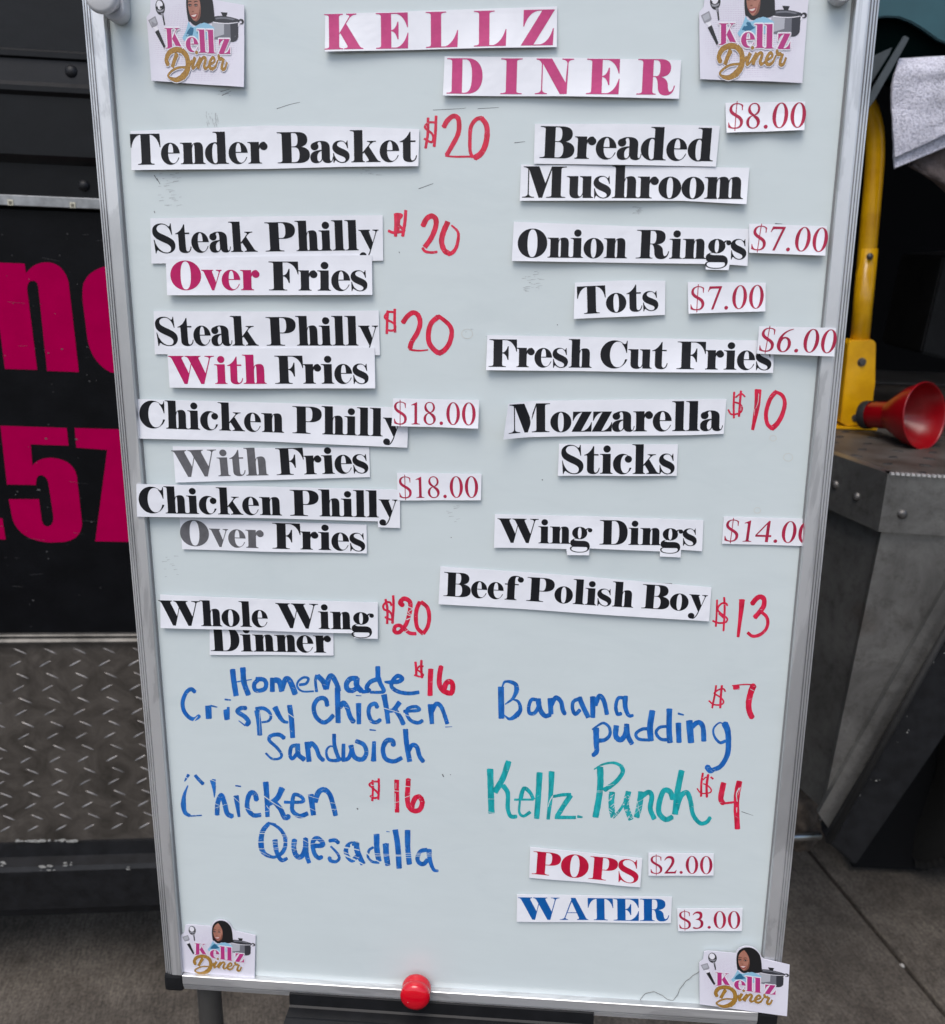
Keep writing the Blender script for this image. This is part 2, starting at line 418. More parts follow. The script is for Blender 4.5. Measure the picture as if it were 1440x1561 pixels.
BOOK = {
 '0': (70, [(1, ell(31, 50, 30.5, 51, 2.0)), (-1, ell(31, 50, 16, 47.6, 2.05))]),
 '1': (62, [(1, P_('M 24 8 L 24 83 Q 22 88 10 84 L 10 87 L 34 99 L 36 99 L 36 8 Q 37 3 48 2.6 L 48 0 L 11 0 L 11 2.6 Q 23 3 24 8'))]),
 '8': (66, [(1, ell(30, 76, 24, 25)), (1, ell(30, 25, 27.5, 27)), (-1, P_('M 33 55 Q 46 64 45 78 Q 43 97 30 97 Q 15 96 15.5 82 Q 16 66 33 55')), (-1, P_('M 26 49 Q 13 41 14 24 Q 15 3 31 2.6 Q 46 3 46 18 Q 46 33 26 49'))]),
 '$': (68, [(1, P_('M 48 88 L 50 72 L 53 72 L 53 93 Q 42 101 29 101 C 10 101 0 90 0 77 C 0 62 12 54 28 45 C 42 37 46 31 46 20 C 46 8 38 3 27 3 C 14 3 7 8 3 24 L 0 24 L 1 4 C 9 0 17 -2 28 -2 C 48 -2 58 9 58 25 C 58 41 46 49 30 58 C 16 66 11 71 11 80 C 11 90 18 97 28 97 C 38 97 46 94 48 88')), (1, R4(26, -10, 29.5, 109))]),
 '7': (68, [(1, P_('M 2 76 L 8 99 L 60 99 L 60 95 L 30 0 L 20 0 L 48 89 L 18 89 Q 10 89 5 76'))]),
 '.': (38, [(1, ell(16, 6, 8, 8, 2, 20))]),
 '4': (72, [(1, P_('M 44 0 L 57 0 L 57 24 L 68 24 L 68 33 L 57 33 L 57 99 L 50 99 L 0 32 L 0 24 L 44 24')), (-1, P_('M 8 33 L 44 33 L 44 82'))]),
 '6': (68, [(1, P_('M 1 33 C 2 70 26 94 58 99 L 58 96 C 36 90 17 72 15 45 L 15 33')), (1, ell(29.5, 31, 28.5, 33)), (-1, ell(30.5, 29.5, 14.5, 27.6))]),
 '2': (67, [(1, P_('M 0 74 L 3 73 Q 9 87 22 87 Q 36 87 36 70 Q 36 50 0 3 L 0 0 L 56 0 L 61 20 L 58 20 Q 54 10 46 10 L 16 10 Q 50 48 50 71 Q 50 99 27 100 Q 8 100 0 74'))]),
 '3': (64, [(1, P_('M 2 78 Q 10 88 20 88 Q 34 88 34 74 Q 34 58 14 54 L 14 51 Q 38 50 38 30 Q 38 6 20 5 Q 12 5 4 10 Q -2 8 0 2 Q 6 -2 18 -2 Q 52 0 52 30 Q 52 46 38 53 Q 48 62 48 76 Q 48 100 26 100 Q 8 99 -1 79'))]),
}

def area2(p):
    return sum(p[i - 1][0] * p[i][1] - p[i][0] * p[i - 1][1] for i in range(len(p)))

def flat_union(ops, grid=0.0, eps=1e-3):
    """paint-order boolean of polygons: ops = [(+1/-1, pts)] -> (verts2d, tris)"""
    vs, es, fs = [], [], []
    sg = []
    for s, p in ops:
        q = []
        for a in p:
            if not q or math.dist(a, q[-1]) > eps * 2:
                q.append(a)
        if len(q) > 1 and math.dist(q[0], q[-1]) <= eps * 2:
            q.pop()
        if len(q) < 3:
            continue
        if area2(q) < 0:
            q.reverse()
        b = len(vs)
        vs += [Vector((a[0], a[1])) for a in q]
        fs.append(list(range(b, b + len(q))))
        sg.append(s)
    if not fs:
        return [], []
    if grid:
        x0, x1 = min(v.x for v in vs) - grid * .11, max(v.x for v in vs) + grid * .11
        y0, y1 = min(v.y for v in vs) - grid * .11, max(v.y for v in vs) + grid * .11
        gx = x0 + grid * .37
        while gx < x1:
            b = len(vs); vs += [Vector((gx, y0)), Vector((gx, y1))]; es.append((b, b + 1)); gx += grid
        gy = y0 + grid * .43
        while gy < y1:
            b = len(vs); vs += [Vector((x0, gy)), Vector((x1, gy))]; es.append((b, b + 1)); gy += grid
    r = delaunay_2d_cdt(vs, es, fs, 0, eps, True)
    V, T = r[0], r[2]
    if not T:
        return [], []
    # paint-order test of every triangle's centre against the polygons
    vx = np.array([v.x for v in V]); vy = np.array([v.y for v in V])
    Ta = np.array([tuple(t) for t in T])
    cx = vx[Ta].mean(1); cy = vy[Ta].mean(1)
    state = np.zeros(len(Ta), bool)
    order = np.argsort(cx, kind='stable'); sx_ = cx[order]
    for f, sign in zip(fs, sg):
        px = np.array([vs[i].x for i in f]); py = np.array([vs[i].y for i in f])
        lo, hi = np.searchsorted(sx_, px.min()), np.searchsorted(sx_, px.max())
        idx = order[lo:hi]
        idx = idx[(cy[idx] > py.min()) & (cy[idx] < py.max())]
        if len(idx) == 0:
            continue
        X, Y = cx[idx][:, None], cy[idx][:, None]
        x1, y1, x2, y2 = px[None], py[None], np.roll(px, -1)[None], np.roll(py, -1)[None]
        up = (y1 <= Y) & (y2 > Y); dn = (y1 > Y) & (y2 <= Y)
        cr = (x2 - x1) * (Y - y1) - (X - x1) * (y2 - y1)
        wn_ = (up & (cr > 0)).sum(1) - (dn & (cr < 0)).sum(1)
        state[idx[wn_ != 0]] = sign > 0
    tris = [tuple(int(i) for i in t) for t in Ta[state]]
    used = sorted({i for t in tris for i in t})
    mp = {k: i for i, k in enumerate(used)}
    return [(V[k].x, V[k].y) for k in used], [tuple(mp[i] for i in t) for t in tris]

_gc = {}
def glyph(ch, font):
    k = (ch, id(font))
    if k not in _gc:
        _gc[k] = flat_union(font[ch][1], grid=26.0, eps=0.02)
    return _gc[k]

def layout(text, font, starts=None):
    """[(char, x)], total width"""
    x = 0
    out = []
    for i, c in enumerate(text):
        out.append((c, x))
        x += font[c][0]
    return out, x
# ------------------------------------------------------------------ ground: brushed concrete slabs
M_CONC, nt, b = new_mat('concrete')
n1 = noise(nt, 1.3, 8, 0.65)
n2 = noise(nt, 9, 8, 0.7)
n3 = noise(nt, 420, 3, 0.6, (1.0, 0.12, 1.0))
n4 = noise(nt, 160, 4, 0.7)
c1 = ramp(nt, n1.outputs['Fac'], [(0.33, (0.075, 0.064, 0.053)), (0.66, (0.165, 0.145, 0.122))])
c2 = ramp(nt, n2.outputs['Fac'], [(0.35, (0.45, 0.43, 0.41)), (0.62, (1.0, 1.0, 1.0))])
c3 = ramp(nt, n4.outputs['Fac'], [(0.34, (0.38, 0.37, 0.36)), (0.52, (1.0, 1.0, 1.0)), (0.70, (1.5, 1.48, 1.45))])
n5 = noise(nt, 330, 3, 0.7, (1.0, 0.09, 1.0))
c5 = ramp(nt, n5.outputs['Fac'], [(0.38, (0.62, 0.61, 0.60)), (0.62, (1.2, 1.19, 1.17))])
k = mixc(nt, 0.85, c1.outputs['Color'], c2.outputs['Color'], 'MULTIPLY')
k = mixc(nt, 0.8, k, c3.outputs['Color'], 'MULTIPLY')
k = mixc(nt, 0.75, k, c5.outputs['Color'], 'MULTIPLY')
nt.links.new(k, b.inputs['Base Color'])
b.inputs['Roughness'].default_value = 0.88
mm_ = nt.nodes.new('ShaderNodeMath'); mm_.operation = 'ADD'
nt.links.new(n3.outputs['Fac'], mm_.inputs[0]); nt.links.new(n4.outputs['Fac'], mm_.inputs[1])
bump(nt, b, mm_.outputs[0], 0.55, 0.003)
M_SOIL = simple('dirt_joint', (0.035, 0.03, 0.025), 0.95, var=0.6, vscale=60, bumps=(200, .6, .004))

bm = bmesh.new()
s_ = 150
bm.faces.new([bm.verts.new(p) for p in ((-s_, -s_, -0.028), (s_, -s_, -0.028), (s_, s_, -0.028), (-s_, s_, -0.028))])
ground = link('ground', bm_mesh(bm), M_SOIL, kind='structure')
ja, jb = on_z(1257, 1325, 0), on_z(1440, 1545, 0)
jd = (ja - jb).normalized()           # joint runs away from the camera
jn = Vector((-jd.y, jd.x, 0))
GAP = 0.011
def slab_obj(i, j):
    w, l = 2.6, 2.6
    o_ = ja + jn * (w * i) + jd * (l * j - 1.15)
    bm = bmesh.new()
    rnd = random.Random(i * 31 + j)
    add_box(bm, (GAP / 2, GAP / 2, -0.027), (w - GAP / 2, l - GAP / 2, rnd.uniform(-0.0012, 0.0012)), bev=0.006)
    me = bm_mesh(bm)
    link('slab', me, M_CONC, ground, mw=frame(Vector((o_.x, o_.y, 0)), jn, jd, Vector((0, 0, 1))))
for i in range(-3, 4):
    for j in range(-2, 4):
        slab_obj(i, j)

pb = on_z(1374, 1471, 0)
bm = bmesh.new()
bmesh.ops.create_icosphere(bm, subdivisions=2, radius=.006)
rnd = random.Random(8)
for v in bm.verts:
    v.co *= rnd.uniform(.75, 1.15); v.co.z *= .7
peb = link('pebble', bm_mesh(bm), simple('pale_stone', (.45, .43, .40), .8), mw=Matrix.Translation((pb.x, pb.y, -.002)))
peb['label'] = 'small pale pebble lying in the joint between the concrete slabs'; peb['category'] = 'pebble'

# ------------------------------------------------------------------ frames
# food truck side: a vertical plane, 1.5 m in front of the camera
th = to_world(Vector((13080, 145, 1440)).normalized()); th.z = 0; th.normalize()
UPZ = Vector((0, 0, 1))
tn = th.cross(UPZ)                       # towards the camera
if tn.y > 0: tn = -tn
tp = on_y(100, 1385, 1.5)
T0 = Vector((tp.x, tp.y, 0))
TM = frame(T0, th, UPZ, tn)
TMi = TM.inverted()
def tr(px, py, w=0.0):
    """photo pixel -> truck-side coordinates (along, up, out)"""
    return TMi @ on_plane(px, py, T0 + tn * w, tn)
A0, A1 = tr(-700, 900).x, tr(1040, 900).x
def tz(py): return tr(100, py).y

# whiteboard plane
def vpx(p, q):
    return p.cross(q)
def hom(x, y): return Vector((x - CX, y - CY, F))
Lp, Lq = hom(122.0, 0), hom(122.0 + .0865 * 1486, 1486)
Rp, Rq = hom(1343.2, 0), hom(1343.2 - .1023 * 1460, 1460)
vdir = Lp.cross(Lq).cross(Rp.cross(Rq)).normalized()
if vdir.y < 0: vdir = -vdir
Bp, Bq = hom(276, 1487), hom(1153, 1543.5)
hdir = Bp.cross(Bq).cross(vdir).normalized()
if hdir.x < 0: hdir = -hdir
eu = to_world(hdir); ev = -to_world(vdir); en = eu.cross(ev)
if (CAMP + Vector((0, 0.8, -0.3)) - CAMP).dot(en) > 0: en = -en
# distance: outer width 0.61 m
a_ = ray(250.5, 1486)
n_ = en
def at_d(px, py, d):
    r = ray(px, py)
    return CAMP + r * (d / -r.dot(n_))
wl, wr = at_d(250.5, 1486, 1.0), on_plane(1190.3, 1494, at_d(250.5, 1486, 1.0), n_)
wid = (wr - wl).dot(eu)
DB = 0.61 / wid
frame_front = at_d(250.5, 1486, DB)      # lies on the front of the frame
FW = 0.007                                # frame stands 7 mm proud of the writing surface
# bottom edge of frame
bl = on_plane(262, 1509, frame_front, n_)
ul = (bl - frame_front)
BO = frame_front + ev * ul.dot(ev) - en * FW
BM = frame(BO, eu, ev, en)
BMi = BM.inverted()
def bd(px, py, w=0.0):
    """photo pixel -> whiteboard coordinates (right, up, out) at height w above the writing surface"""
    p = BMi @ on_plane(px, py, BO + en * w, en)
    return Vector((p.x, p.y, w))
BW, BH = 0.61, 0.955
print('board origin', BO[:], 'eu', eu[:], 'ev', ev[:], 'top', bd(700, 0)[:], 'W at bottom', bd(1190, 1494, FW).x)
# ------------------------------------------------------------------ food truck
M_BLACK = simple('black_truck_paint', (0.0045, 0.005, 0.0065), 0.40, var=0.35, vscale=14, bumps=(24, .12, .004), spec=0.13, rvar=0.08)
M_BLACKM = simple('black_coated_steel', (0.010, 0.0108, 0.013), 0.5, spec=.35, var=0.45, vscale=45, bumps=(260, .15, .0008), rvar=0.1)
M_PINK = simple('pink_vinyl', (0.38, 0.0, 0.062), 0.9, var=0.08, vscale=25, spec=.0)
M_RUB = simple('black_rubber', (0.010, 0.010, 0.010), 0.75, var=0.4, vscale=80, bumps=(160, .4, .001))
M_ALU = simple('dull_aluminium', (0.42, 0.43, 0.44), 0.42, 0.85, var=0.35, vscale=40, bumps=(300, .12, .0006), rvar=0.1)
# diamond plate: stained, brownish
M_DIA, nt, b = new_mat('tread_plate')
n1 = noise(nt, 16, 7, 0.65, dist=1.2)
r1 = ramp(nt, n1.outputs['Fac'], [(0.30, (0.056, 0.049, 0.042)), (0.50, (0.105, 0.093, 0.081)), (0.72, (0.16, 0.143, 0.127))])
n2 = noise(nt, 420, 3, 0.6)
r2 = ramp(nt, n2.outputs['Fac'], [(0.3, (0.7, 0.7, 0.7)), (0.6, (1, 1, 1))])
nt.links.new(mixc(nt, 0.6, r1.outputs['Color'], r2.outputs['Color'], 'MULTIPLY'), b.inputs['Base Color'])
b.inputs['Metallic'].default_value = 0.55
b.inputs['Roughness'].default_value = 0.52
bump(nt, b, n1.outputs['Fac'], 0.35, 0.002)
M_TREAD = simple('worn_tread', (0.40, 0.385, 0.37), 0.42, 0.8, var=0.5, vscale=45)
M_LED = simple('led_plastic', (0.55, 0.53, 0.42), 0.4)
M_CHIP = simple('chipped_paint', (0.42, 0.42, 0.40), 0.7, var=0.5, vscale=150)
M_CHASSIS = simple('dark_chassis', (0.008, 0.008, 0.008), 0.9)

truck = thing('food_truck', 'black food truck with pink lettering and a tread plate skirt, behind the whiteboard', 'truck', TM.copy())
def tpart(name, mesh, mat, label=None, kind=None, parent=None, smooth=False):
    return link(name, mesh, mat, parent or truck, label, kind, smooth=smooth)

def tbox(name, z0, z1, w0, w1, mat, bev=0.0015, a0=None, a1=None, **k):
    bm = bmesh.new()
    add_box(bm, (A0 if a0 is None else a0, z0, w0), (A1 if a1 is None else a1, z1, w1), bev=bev)
    return tpart(name, bm_mesh(bm), mat, **k)
def tprofile(name, prof, mat, a0=None, a1=None, **k):
    """profile [(up, out)] extruded along the truck"""
    bm = bmesh.new()
    a0 = A0 if a0 is None else a0
    a1 = A1 if a1 is None else a1
    add_prism(bm, [Vector((a0, z, w)) for z, w in prof], Vector((a1 - a0, 0, 0)))
    return tpart(name, bm_mesh(bm), mat, **k)

zp0, zp1 = tz(978), tz(322)              # lettered panel
tbox('side_panel', zp0, zp1, -0.03, 0.0, M_BLACK)
tbox('body_shell', tz(1262), 2.30, -1.7, -0.034, M_CHASSIS, bev=0, a0=A0 - 0.9, a1=A1)
# upper ribs with bolts
zr = [tz(y) for y in (300, 240, 152, 131, 97, 82, -260)]
tprofile('rib_panel', [(zp1 + .004, -0.03), (zp1 + .004, 0.006), (zr[1] - .012, 0.010), (zr[1], 0.024), (zr[2], 0.026), (zr[2] + .006, 0.032), (zr[3] - .006, 0.032), (zr[3], 0.026),
                       (zr[4], 0.022), (zr[4] + .003, 0.027), (zr[5] - .003, 0.027), (zr[5], 0.022), (zr[6], 0.020), (zr[6], -0.03)], simple('black_rib_paint', (0.006, 0.007, 0.009), 0.42, spec=.3, var=.3, vscale=14, bumps=(24, .12, .004)))
def tbolt(px, py, r, w):
    p = tr(px, py, w)
    bm = bmesh.new()
    add_lathe(bm, [(0, r * .8), (r * .45, r * .72), (r * .8, r * .45), (r, 0.1 * r), (r, 0)], Matrix.Translation((p.x, p.y, w)), 20)
    tpart('bolt', bm_mesh(bm), M_BLACKM, smooth=True)
tbolt(109, 110, 0.0095, 0.022); tbolt(128, 283, 0.0085, 0.008)
tbolt(-160, 92, 0.0095, 0.022); tbolt(-140, 270, 0.0085, 0.008)
# LED tape: aluminium strip with little square diodes
zl0, zl1 = tz(316), tz(301)
ls = link('led_strip', None, None, truck) if False else None
bm = bmesh.new(); add_box(bm, (A0, tz(317), 0.0005), (A1, tz(301), 0.0115), bev=0.0008)
led_strip = tpart('led_strip', bm_mesh(bm), M_ALU)
pa, pb = tr(16, 309, .012), tr(111, 313, .012)
pit = pb.x - pa.x
bm = bmesh.new()
add_box(bm, (-0.0042, -0.0042, 0), (0.0042, 0.0042, 0.0016), bev=0.0004)
led_me = bm_mesh(bm); led_me.materials.append(M_LED)
bm = bmesh.new()
add_box(bm, (-0.0022, -0.0022, 0.0016), (0.0022, 0.0022, 0.0022), bev=0)
led_core = bm_mesh(bm); led_core.materials.append(simple('led_lens', (0.16, 0.15, 0.12), 0.3))
for k in range(-4, 12):
    mwx = Matrix.Translation((pa.x + pit * k, pa.y, 0.0115))
    if pa.x + pit * k > A1 - .02: break
    link('diode', led_me, None, led_strip, mw=mwx)
    link('diode_core', led_core, None, led_strip, mw=mwx)
# trim strip under the panel
tprofile('trim_strip', [(tz(978), 0.0), (tz(978), 0.009), (tz(974.5), 0.011), (tz(971), 0.007), (tz(966), 0.010), (tz(964.5), 0.008), (tz(964.5), 0.0)], simple('dull_trim', (0.15, 0.145, 0.135), 0.5, 0.5, var=.5, vscale=30))
# tread plate
zd0, zd1 = tz(1281), tz(978) - 0.001
plate = tbox('tread_plate', zd0, zd1, -0.012, 0.0, M_DIA, bev=0)
bm = bmesh.new()
def tread(bm, x, y, ang, L=0.0245, W=0.0027, H=0.0011):
    c, s = math.cos(ang), math.sin(ang)
    def q(a, b_, z): return bm.verts.new((x + a * c - b_ * s, y + a * s + b_ * c, z))
    n = 6
    left = []; right = []; top = []
    for i in range(n + 1):
        u = -1 + 2 * i / n
        ww = W / 2 * (1 - u * u) ** 0.6
        hh = H * (1 - u * u) ** 0.5
        left.append(q(u * L / 2, ww, 0)); right.append(q(u * L / 2, -ww, 0)); top.append(q(u * L / 2, 0, hh))
    for i in range(n):
        bm.faces.new((left[i], top[i], top[i + 1], left[i + 1]))
        bm.faces.new((top[i], right[i], right[i + 1], top[i + 1]))
p00 = tr((55 + 100) / 2 / 2.513, 940 + 133 / 2.513); p01 = tr((169 + 215) / 2 / 2.513, 940 + 134 / 2.513)
p10 = tr((70 + 116) / 2 / 2.513, 940 + 228 / 2.513)
px_, py_ = p01.x - p00.x, p00.y - p10.y
q00 = tr((42 + 78) / 2 / 2.513, 940 + 181 / 2.513)
rnd = random.Random(3)
for i in range(-16, 40):
    for j in range(-2, 12):
        for base, ang, sx in ((p00, -0.48, 0), (q00, 0.52, 0)):
            x = base.x + i * px_; y = base.y - j * py_
            if A0 + .012 < x < A1 - .012 and zd0 + .006 < y < zd1 - .008:
                tread(bm, x + rnd.uniform(-.0004, .0004), y, ang)
bmesh.ops.remove_doubles(bm, verts=bm.verts, dist=1e-5)
me = bpy.data.meshes.new('m'); bm.to_mesh(me); bm.free()
link('tread_pattern', me, M_TREAD, plate, kind='stuff')
# skirt rail: stepped black steel channel
ys = {k: tz(k) for k in (1281, 1300, 1304, 1368, 1374, 1388)}
skirt = tprofile('skirt_rail', [(ys[1281], -0.02), (ys[1281], 0.006), (ys[1300], 0.008), (ys[1304], 0.030), (ys[1304] - .008, 0.034), (ys[1368], 0.030), (ys[1374], 0.012), (ys[1388], 0.010), (ys[1388], -0.02)], M_BLACKM)
bm = bmesh.new()
rnd = random.Random(12)
for (x0, x1, y0, y1, n, w) in ((25, 118, 1279.5, 1282.5, 40, .0082), (60, 85, 1318, 1326, 10, .0335), (98, 110, 1312, 1320, 5, .0335), (188, 200, 1320, 1326, 2, .0335), (2, 8, 1312, 1322, 3, .0335)):
    for i in range(n):
        px, py = rnd.uniform(x0, x1), rnd.uniform(y0, y1)
        p = tr(px, py, w)
        k = rnd.randint(5, 8); rr = rnd.uniform(.001, .0035)
        vs = [bm.verts.new((p.x + rr * 1.8 * rnd.uniform(.6, 1.2) * math.cos(2 * math.pi * a / k), p.y + rr * .8 * rnd.uniform(.6, 1.2) * math.sin(2 * math.pi * a / k), w + .0008 + i * 2e-5)) for a in range(k)]
        bm.faces.new(vs)
tpart('paint_chips', bm_mesh(bm), M_CHIP, kind='stuff')
bm = bmesh.new()
rnd = random.Random(77)
for i in range(150):
    px, py = rnd.uniform(-300, 160), rnd.uniform(330, 955)
    p = tr(px, py, .0008); rr = rnd.uniform(.0003, .0010) * (1.8 if i % 17 == 0 else 1)
    a0 = rnd.uniform(0, 3); sxx = rnd.uniform(.5, 2.2)
    bm.faces.new([bm.verts.new((p.x + rr * sxx * math.cos(a0 + 2 * math.pi * a / 6), p.y + rr * math.sin(a0 + 2 * math.pi * a / 6), .0009 + i * 1e-6)) for a in range(6)])
for i in range(26):
    px, py = rnd.uniform(-200, 150), rnd.uniform(350, 950)
    p = tr(px, py, .0008); l = rnd.uniform(.006, .03); a0 = rnd.uniform(-.2, .2)
    q = (p.x + l * math.cos(a0), p.y + l * math.sin(a0))
    bm.faces.new([bm.verts.new(v) for v in ((p.x, p.y, .0011), (q[0], q[1] - .0002, .0011), (q[0], q[1], .0011), (p.x, p.y + .0003, .0011))])
tpart('dust_specks', bm_mesh(bm), simple('dust', (0.085, 0.085, 0.088), .8), kind='stuff')
# big condensed lettering on the panel, traced in the panel's plane
def tl(path):
    s = 2.6
    pts = parse_path(path)
    return [(lambda p: (p.x, p.y))(tr(x / s, 380 + y / s)) for x, y in pts]
def tletter(ops):
    V, T = flat_union([(s, tl(p)) for s, p in ops], eps=1e-5)
    me = mesh_from([(x, y, 0.0006) for x, y in V], T)
    link('painted_letter', me, M_PINK, truck)
tletter([(1, 'M -34 52 L 98 57 L 104 95 Q 135 52 185 52 Q 250 52 272 130 L 313 487 L 187 482 L 152 150 Q 148 125 130 125 Q 108 126 108 160 L 148 478 L 20 474')])
tletter([(1, 'M 450 62 Q 350 75 330 140 Q 324 180 330 220 L 346 350 Q 362 450 440 488 L 520 500 Q 620 490 640 440 L 620 120 Q 590 55 450 62'), (-1, 'M 480 130 Q 450 130 455 170 L 480 380 Q 488 420 510 420 Q 540 418 535 380 L 515 170 Q 510 130 480 130')])
tletter([(1, 'M 2 699 L 265 708 L 272 778 L 122 773 L 129 857 Q 150 828 200 826 Q 290 830 305 900 L 325 1080 Q 328 1150 250 1160 L 200 1162 Q 80 1155 50 1070 L 35 990 L 155 990 L 165 1070 Q 170 1098 190 1098 Q 212 1095 212 1060 L 193 930 Q 185 895 160 895 Q 143 897 143 934 L 28 932')])
tletter([(1, 'M 296 708 L 640 718 L 650 780 L 560 1160 L 378 1157 L 425 795 L 303 786')])
tletter([(1, 'M -260 1060 L 10 1066 L 23 1150 L -270 1146')])

# ------------------------------------------------------------------ rear corner of the truck, seen to the right of the whiteboard
M_STEEL, nt, b = new_mat('stained_stainless')
n1 = noise(nt, 7, 8, 0.7, dist=.6)
n2 = noise(nt, 40, 6, 0.75)
n3 = noise(nt, 4, 3, .5)
r1 = ramp(nt, n1.outputs['Fac'], [(0.28, (0.17, 0.168, 0.163)), (0.55, (0.33, 0.33, 0.32)), (0.8, (0.43, 0.43, 0.42))])
r2 = ramp(nt, n2.outputs['Fac'], [(0.22, (0.45, 0.43, 0.41)), (0.50, (1, 1, 1))])
r3 = ramp(nt, n3.outputs['Fac'], [(0.60, (1, 1, 1)), (0.72, (0.55, 0.33, 0.2))])
k = mixc(nt, 0.8, r1.outputs['Color'], r2.outputs['Color'], 'MULTIPLY')
k = mixc(nt, 0.5, k, r3.outputs['Color'], 'MULTIPLY')
nt.links.new(k, b.inputs['Base Color'])
b.inputs['Metallic'].default_value = 0.85
b.inputs['Roughness'].default_value = 0.36
bump(nt, b, n1.outputs['Fac'], 0.25, 0.004)
M_YEL = simple('yellow_paint', (0.74, 0.395, 0.003), 0.30, var=0.0, col2=(0.58, 0.29, 0.003), vscale=18, coat=0.3)
M_GRIME = simple('grimy_tread_floor', (0.15, 0.138, 0.125), 0.5, 0.5, col2=(0.065, 0.05, 0.04), vscale=9, bumps=(60, .3, .002))
M_HOLE = simple('dark_dent', (0.014, 0.012, 0.011), 0.7)
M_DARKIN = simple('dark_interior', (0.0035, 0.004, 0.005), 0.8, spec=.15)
M_DARKF = simple('interior_floor_mat', (0.035, 0.034, 0.034), 0.7, var=0.5, vscale=12)
M_BOLT = simple('steel_bolt', (0.16, 0.155, 0.15), 0.45, 0.7, var=0.5, vscale=90)
M_MUD = simple('rusty_mud', (0.11, 0.085, 0.065), 0.9, var=0.6, vscale=40, bumps=(70, .8, .01))

YC = 1.45
C0 = on_y(1353, 722, YC)                  # top of the corner edge
ZT = C0.z
CL = on_z(1274, 694, ZT); CR = on_z(1440, 727, ZT)
dL = (CL - C0).normalized(); dR = (CR - C0).normalized()
EL = C0 + dL * 0.75; ER = C0 + dR * 0.95
nR = dR.cross(UPZ); nR = -nR if nR.y > 0 else nR
nL = dL.cross(UPZ); nL = -nL if nL.x > 0 and nL.y > 0 else nL
if nL.dot(CAMP - C0) < 0: nL = -nL
step = thing('truck_step', 'dirty stainless steel step corner with rivets and a tread floor, right of the whiteboard', 'step', Matrix.Translation((C0.x, C0.y, 0)))
SMi = step.matrix_world.inverted()
def spart(name, bm, mat, parent=None, smooth=False, **k):
    bmesh.ops.transform(bm, matrix=Matrix.Translation((-C0.x, -C0.y, 0)), verts=bm.verts)
    return link(name, bm_mesh(bm), mat, parent or step, smooth=smooth, **k)
def pR(px, py, w=0.0): return on_plane(px, py, C0 + nR * w, nR)
def pL(px, py, w=0.0): return on_plane(px, py, C0 + nL * w, nL)
# floor plate (top)
bm = bmesh.new()
inner = 1.15
ci = C0 - nR * .004 - nL * .004 - UPZ * .001
add_prism(bm, [ci, ER - nR * .004 - UPZ * .001, ER + Vector((0.0, inner, -.001)), EL + Vector((0, inner, -.001)), EL - nL * .004 - UPZ * .001], Vector((0, 0, -0.004)))
flo = spart('tread_floor', bm, M_GRIME)
# oval treads on the floor: dark smeared marks
bm = bmesh.new()
rnd = random.Random(5)
fx, fy = Vector((1, 0, 0)), Vector((0, 1, 0))
for i in range(-9, 14):
    for j in range(0, 14):
        c = C0 + fx * (i * .062 + (j % 2) * .031) + fy * (.02 + j * .055)
        # inside the plate
        if (c - C0).dot(nR) > -0.02 or (c - C0).dot(nL) > -0.02: continue
        a = 0.35 if (i + j) % 2 else -0.5
        k = 10
        vs0 = []
        for q in range(k):
            t = 2 * math.pi * q / k
            x, y = .0125 * math.cos(t), .0048 * math.sin(t)
            vs0.append((c.x + x * math.cos(a) - y * math.sin(a), c.y + x * math.sin(a) + y * math.cos(a)))
        lo = [bm.verts.new((x, y, ZT - .002)) for x, y in vs0]
        hi = [bm.verts.new((c.x + (x - c.x) * .6, c.y + (y - c.y) * .6, ZT + .0006)) for x, y in vs0]
        bm.faces.new(hi)
        for q in range(k):
            bm.faces.new((lo[q], lo[(q + 1) % k], hi[(q + 1) % k], hi[q]))
spart('tread_bumps', bm, M_HOLE, flo, kind='stuff')
# upper flange band (both faces)
z1 = pR(1334, 810).z
bm = bmesh.new()
add_prism(bm, [C0, ER, ER - UPZ * (ZT - z1 + .004), C0 - UPZ * (ZT - z1)], -nR * .02)
spart('edge_flange', bm, M_STEEL)
bm = bmesh.new()
add_prism(bm, [C0 + nR * -.001, EL, EL - UPZ * (ZT - z1), C0 + nR * -.001 - UPZ * (ZT - z1)], -nL * .02)
spart('edge_flange', bm, M_STEEL)
# serrated bright edge along the top
bm = bmesh.new()
L_ = (ER - C0).length
n = 120
for i in range(n):
    c = C0 + dR * (0.006 + i * L_ / n) + UPZ * .0
    add_box(bm, (-.0026, -.0045, -.001), (.0026, .003, .0026), mat=frame(c, dR, -nR, UPZ))
spart('serrated_edge', bm, simple('bright_edge', (0.75, 0.75, 0.74), .35, .6), kind='stuff')
# lower body faces, set in behind the flange
cb = C0 - UPZ * (ZT - z1 - .006) - nR * .012 - nL * .012
def down(p, q): return Vector((p.x, p.y, q))
bm = bmesh.new()
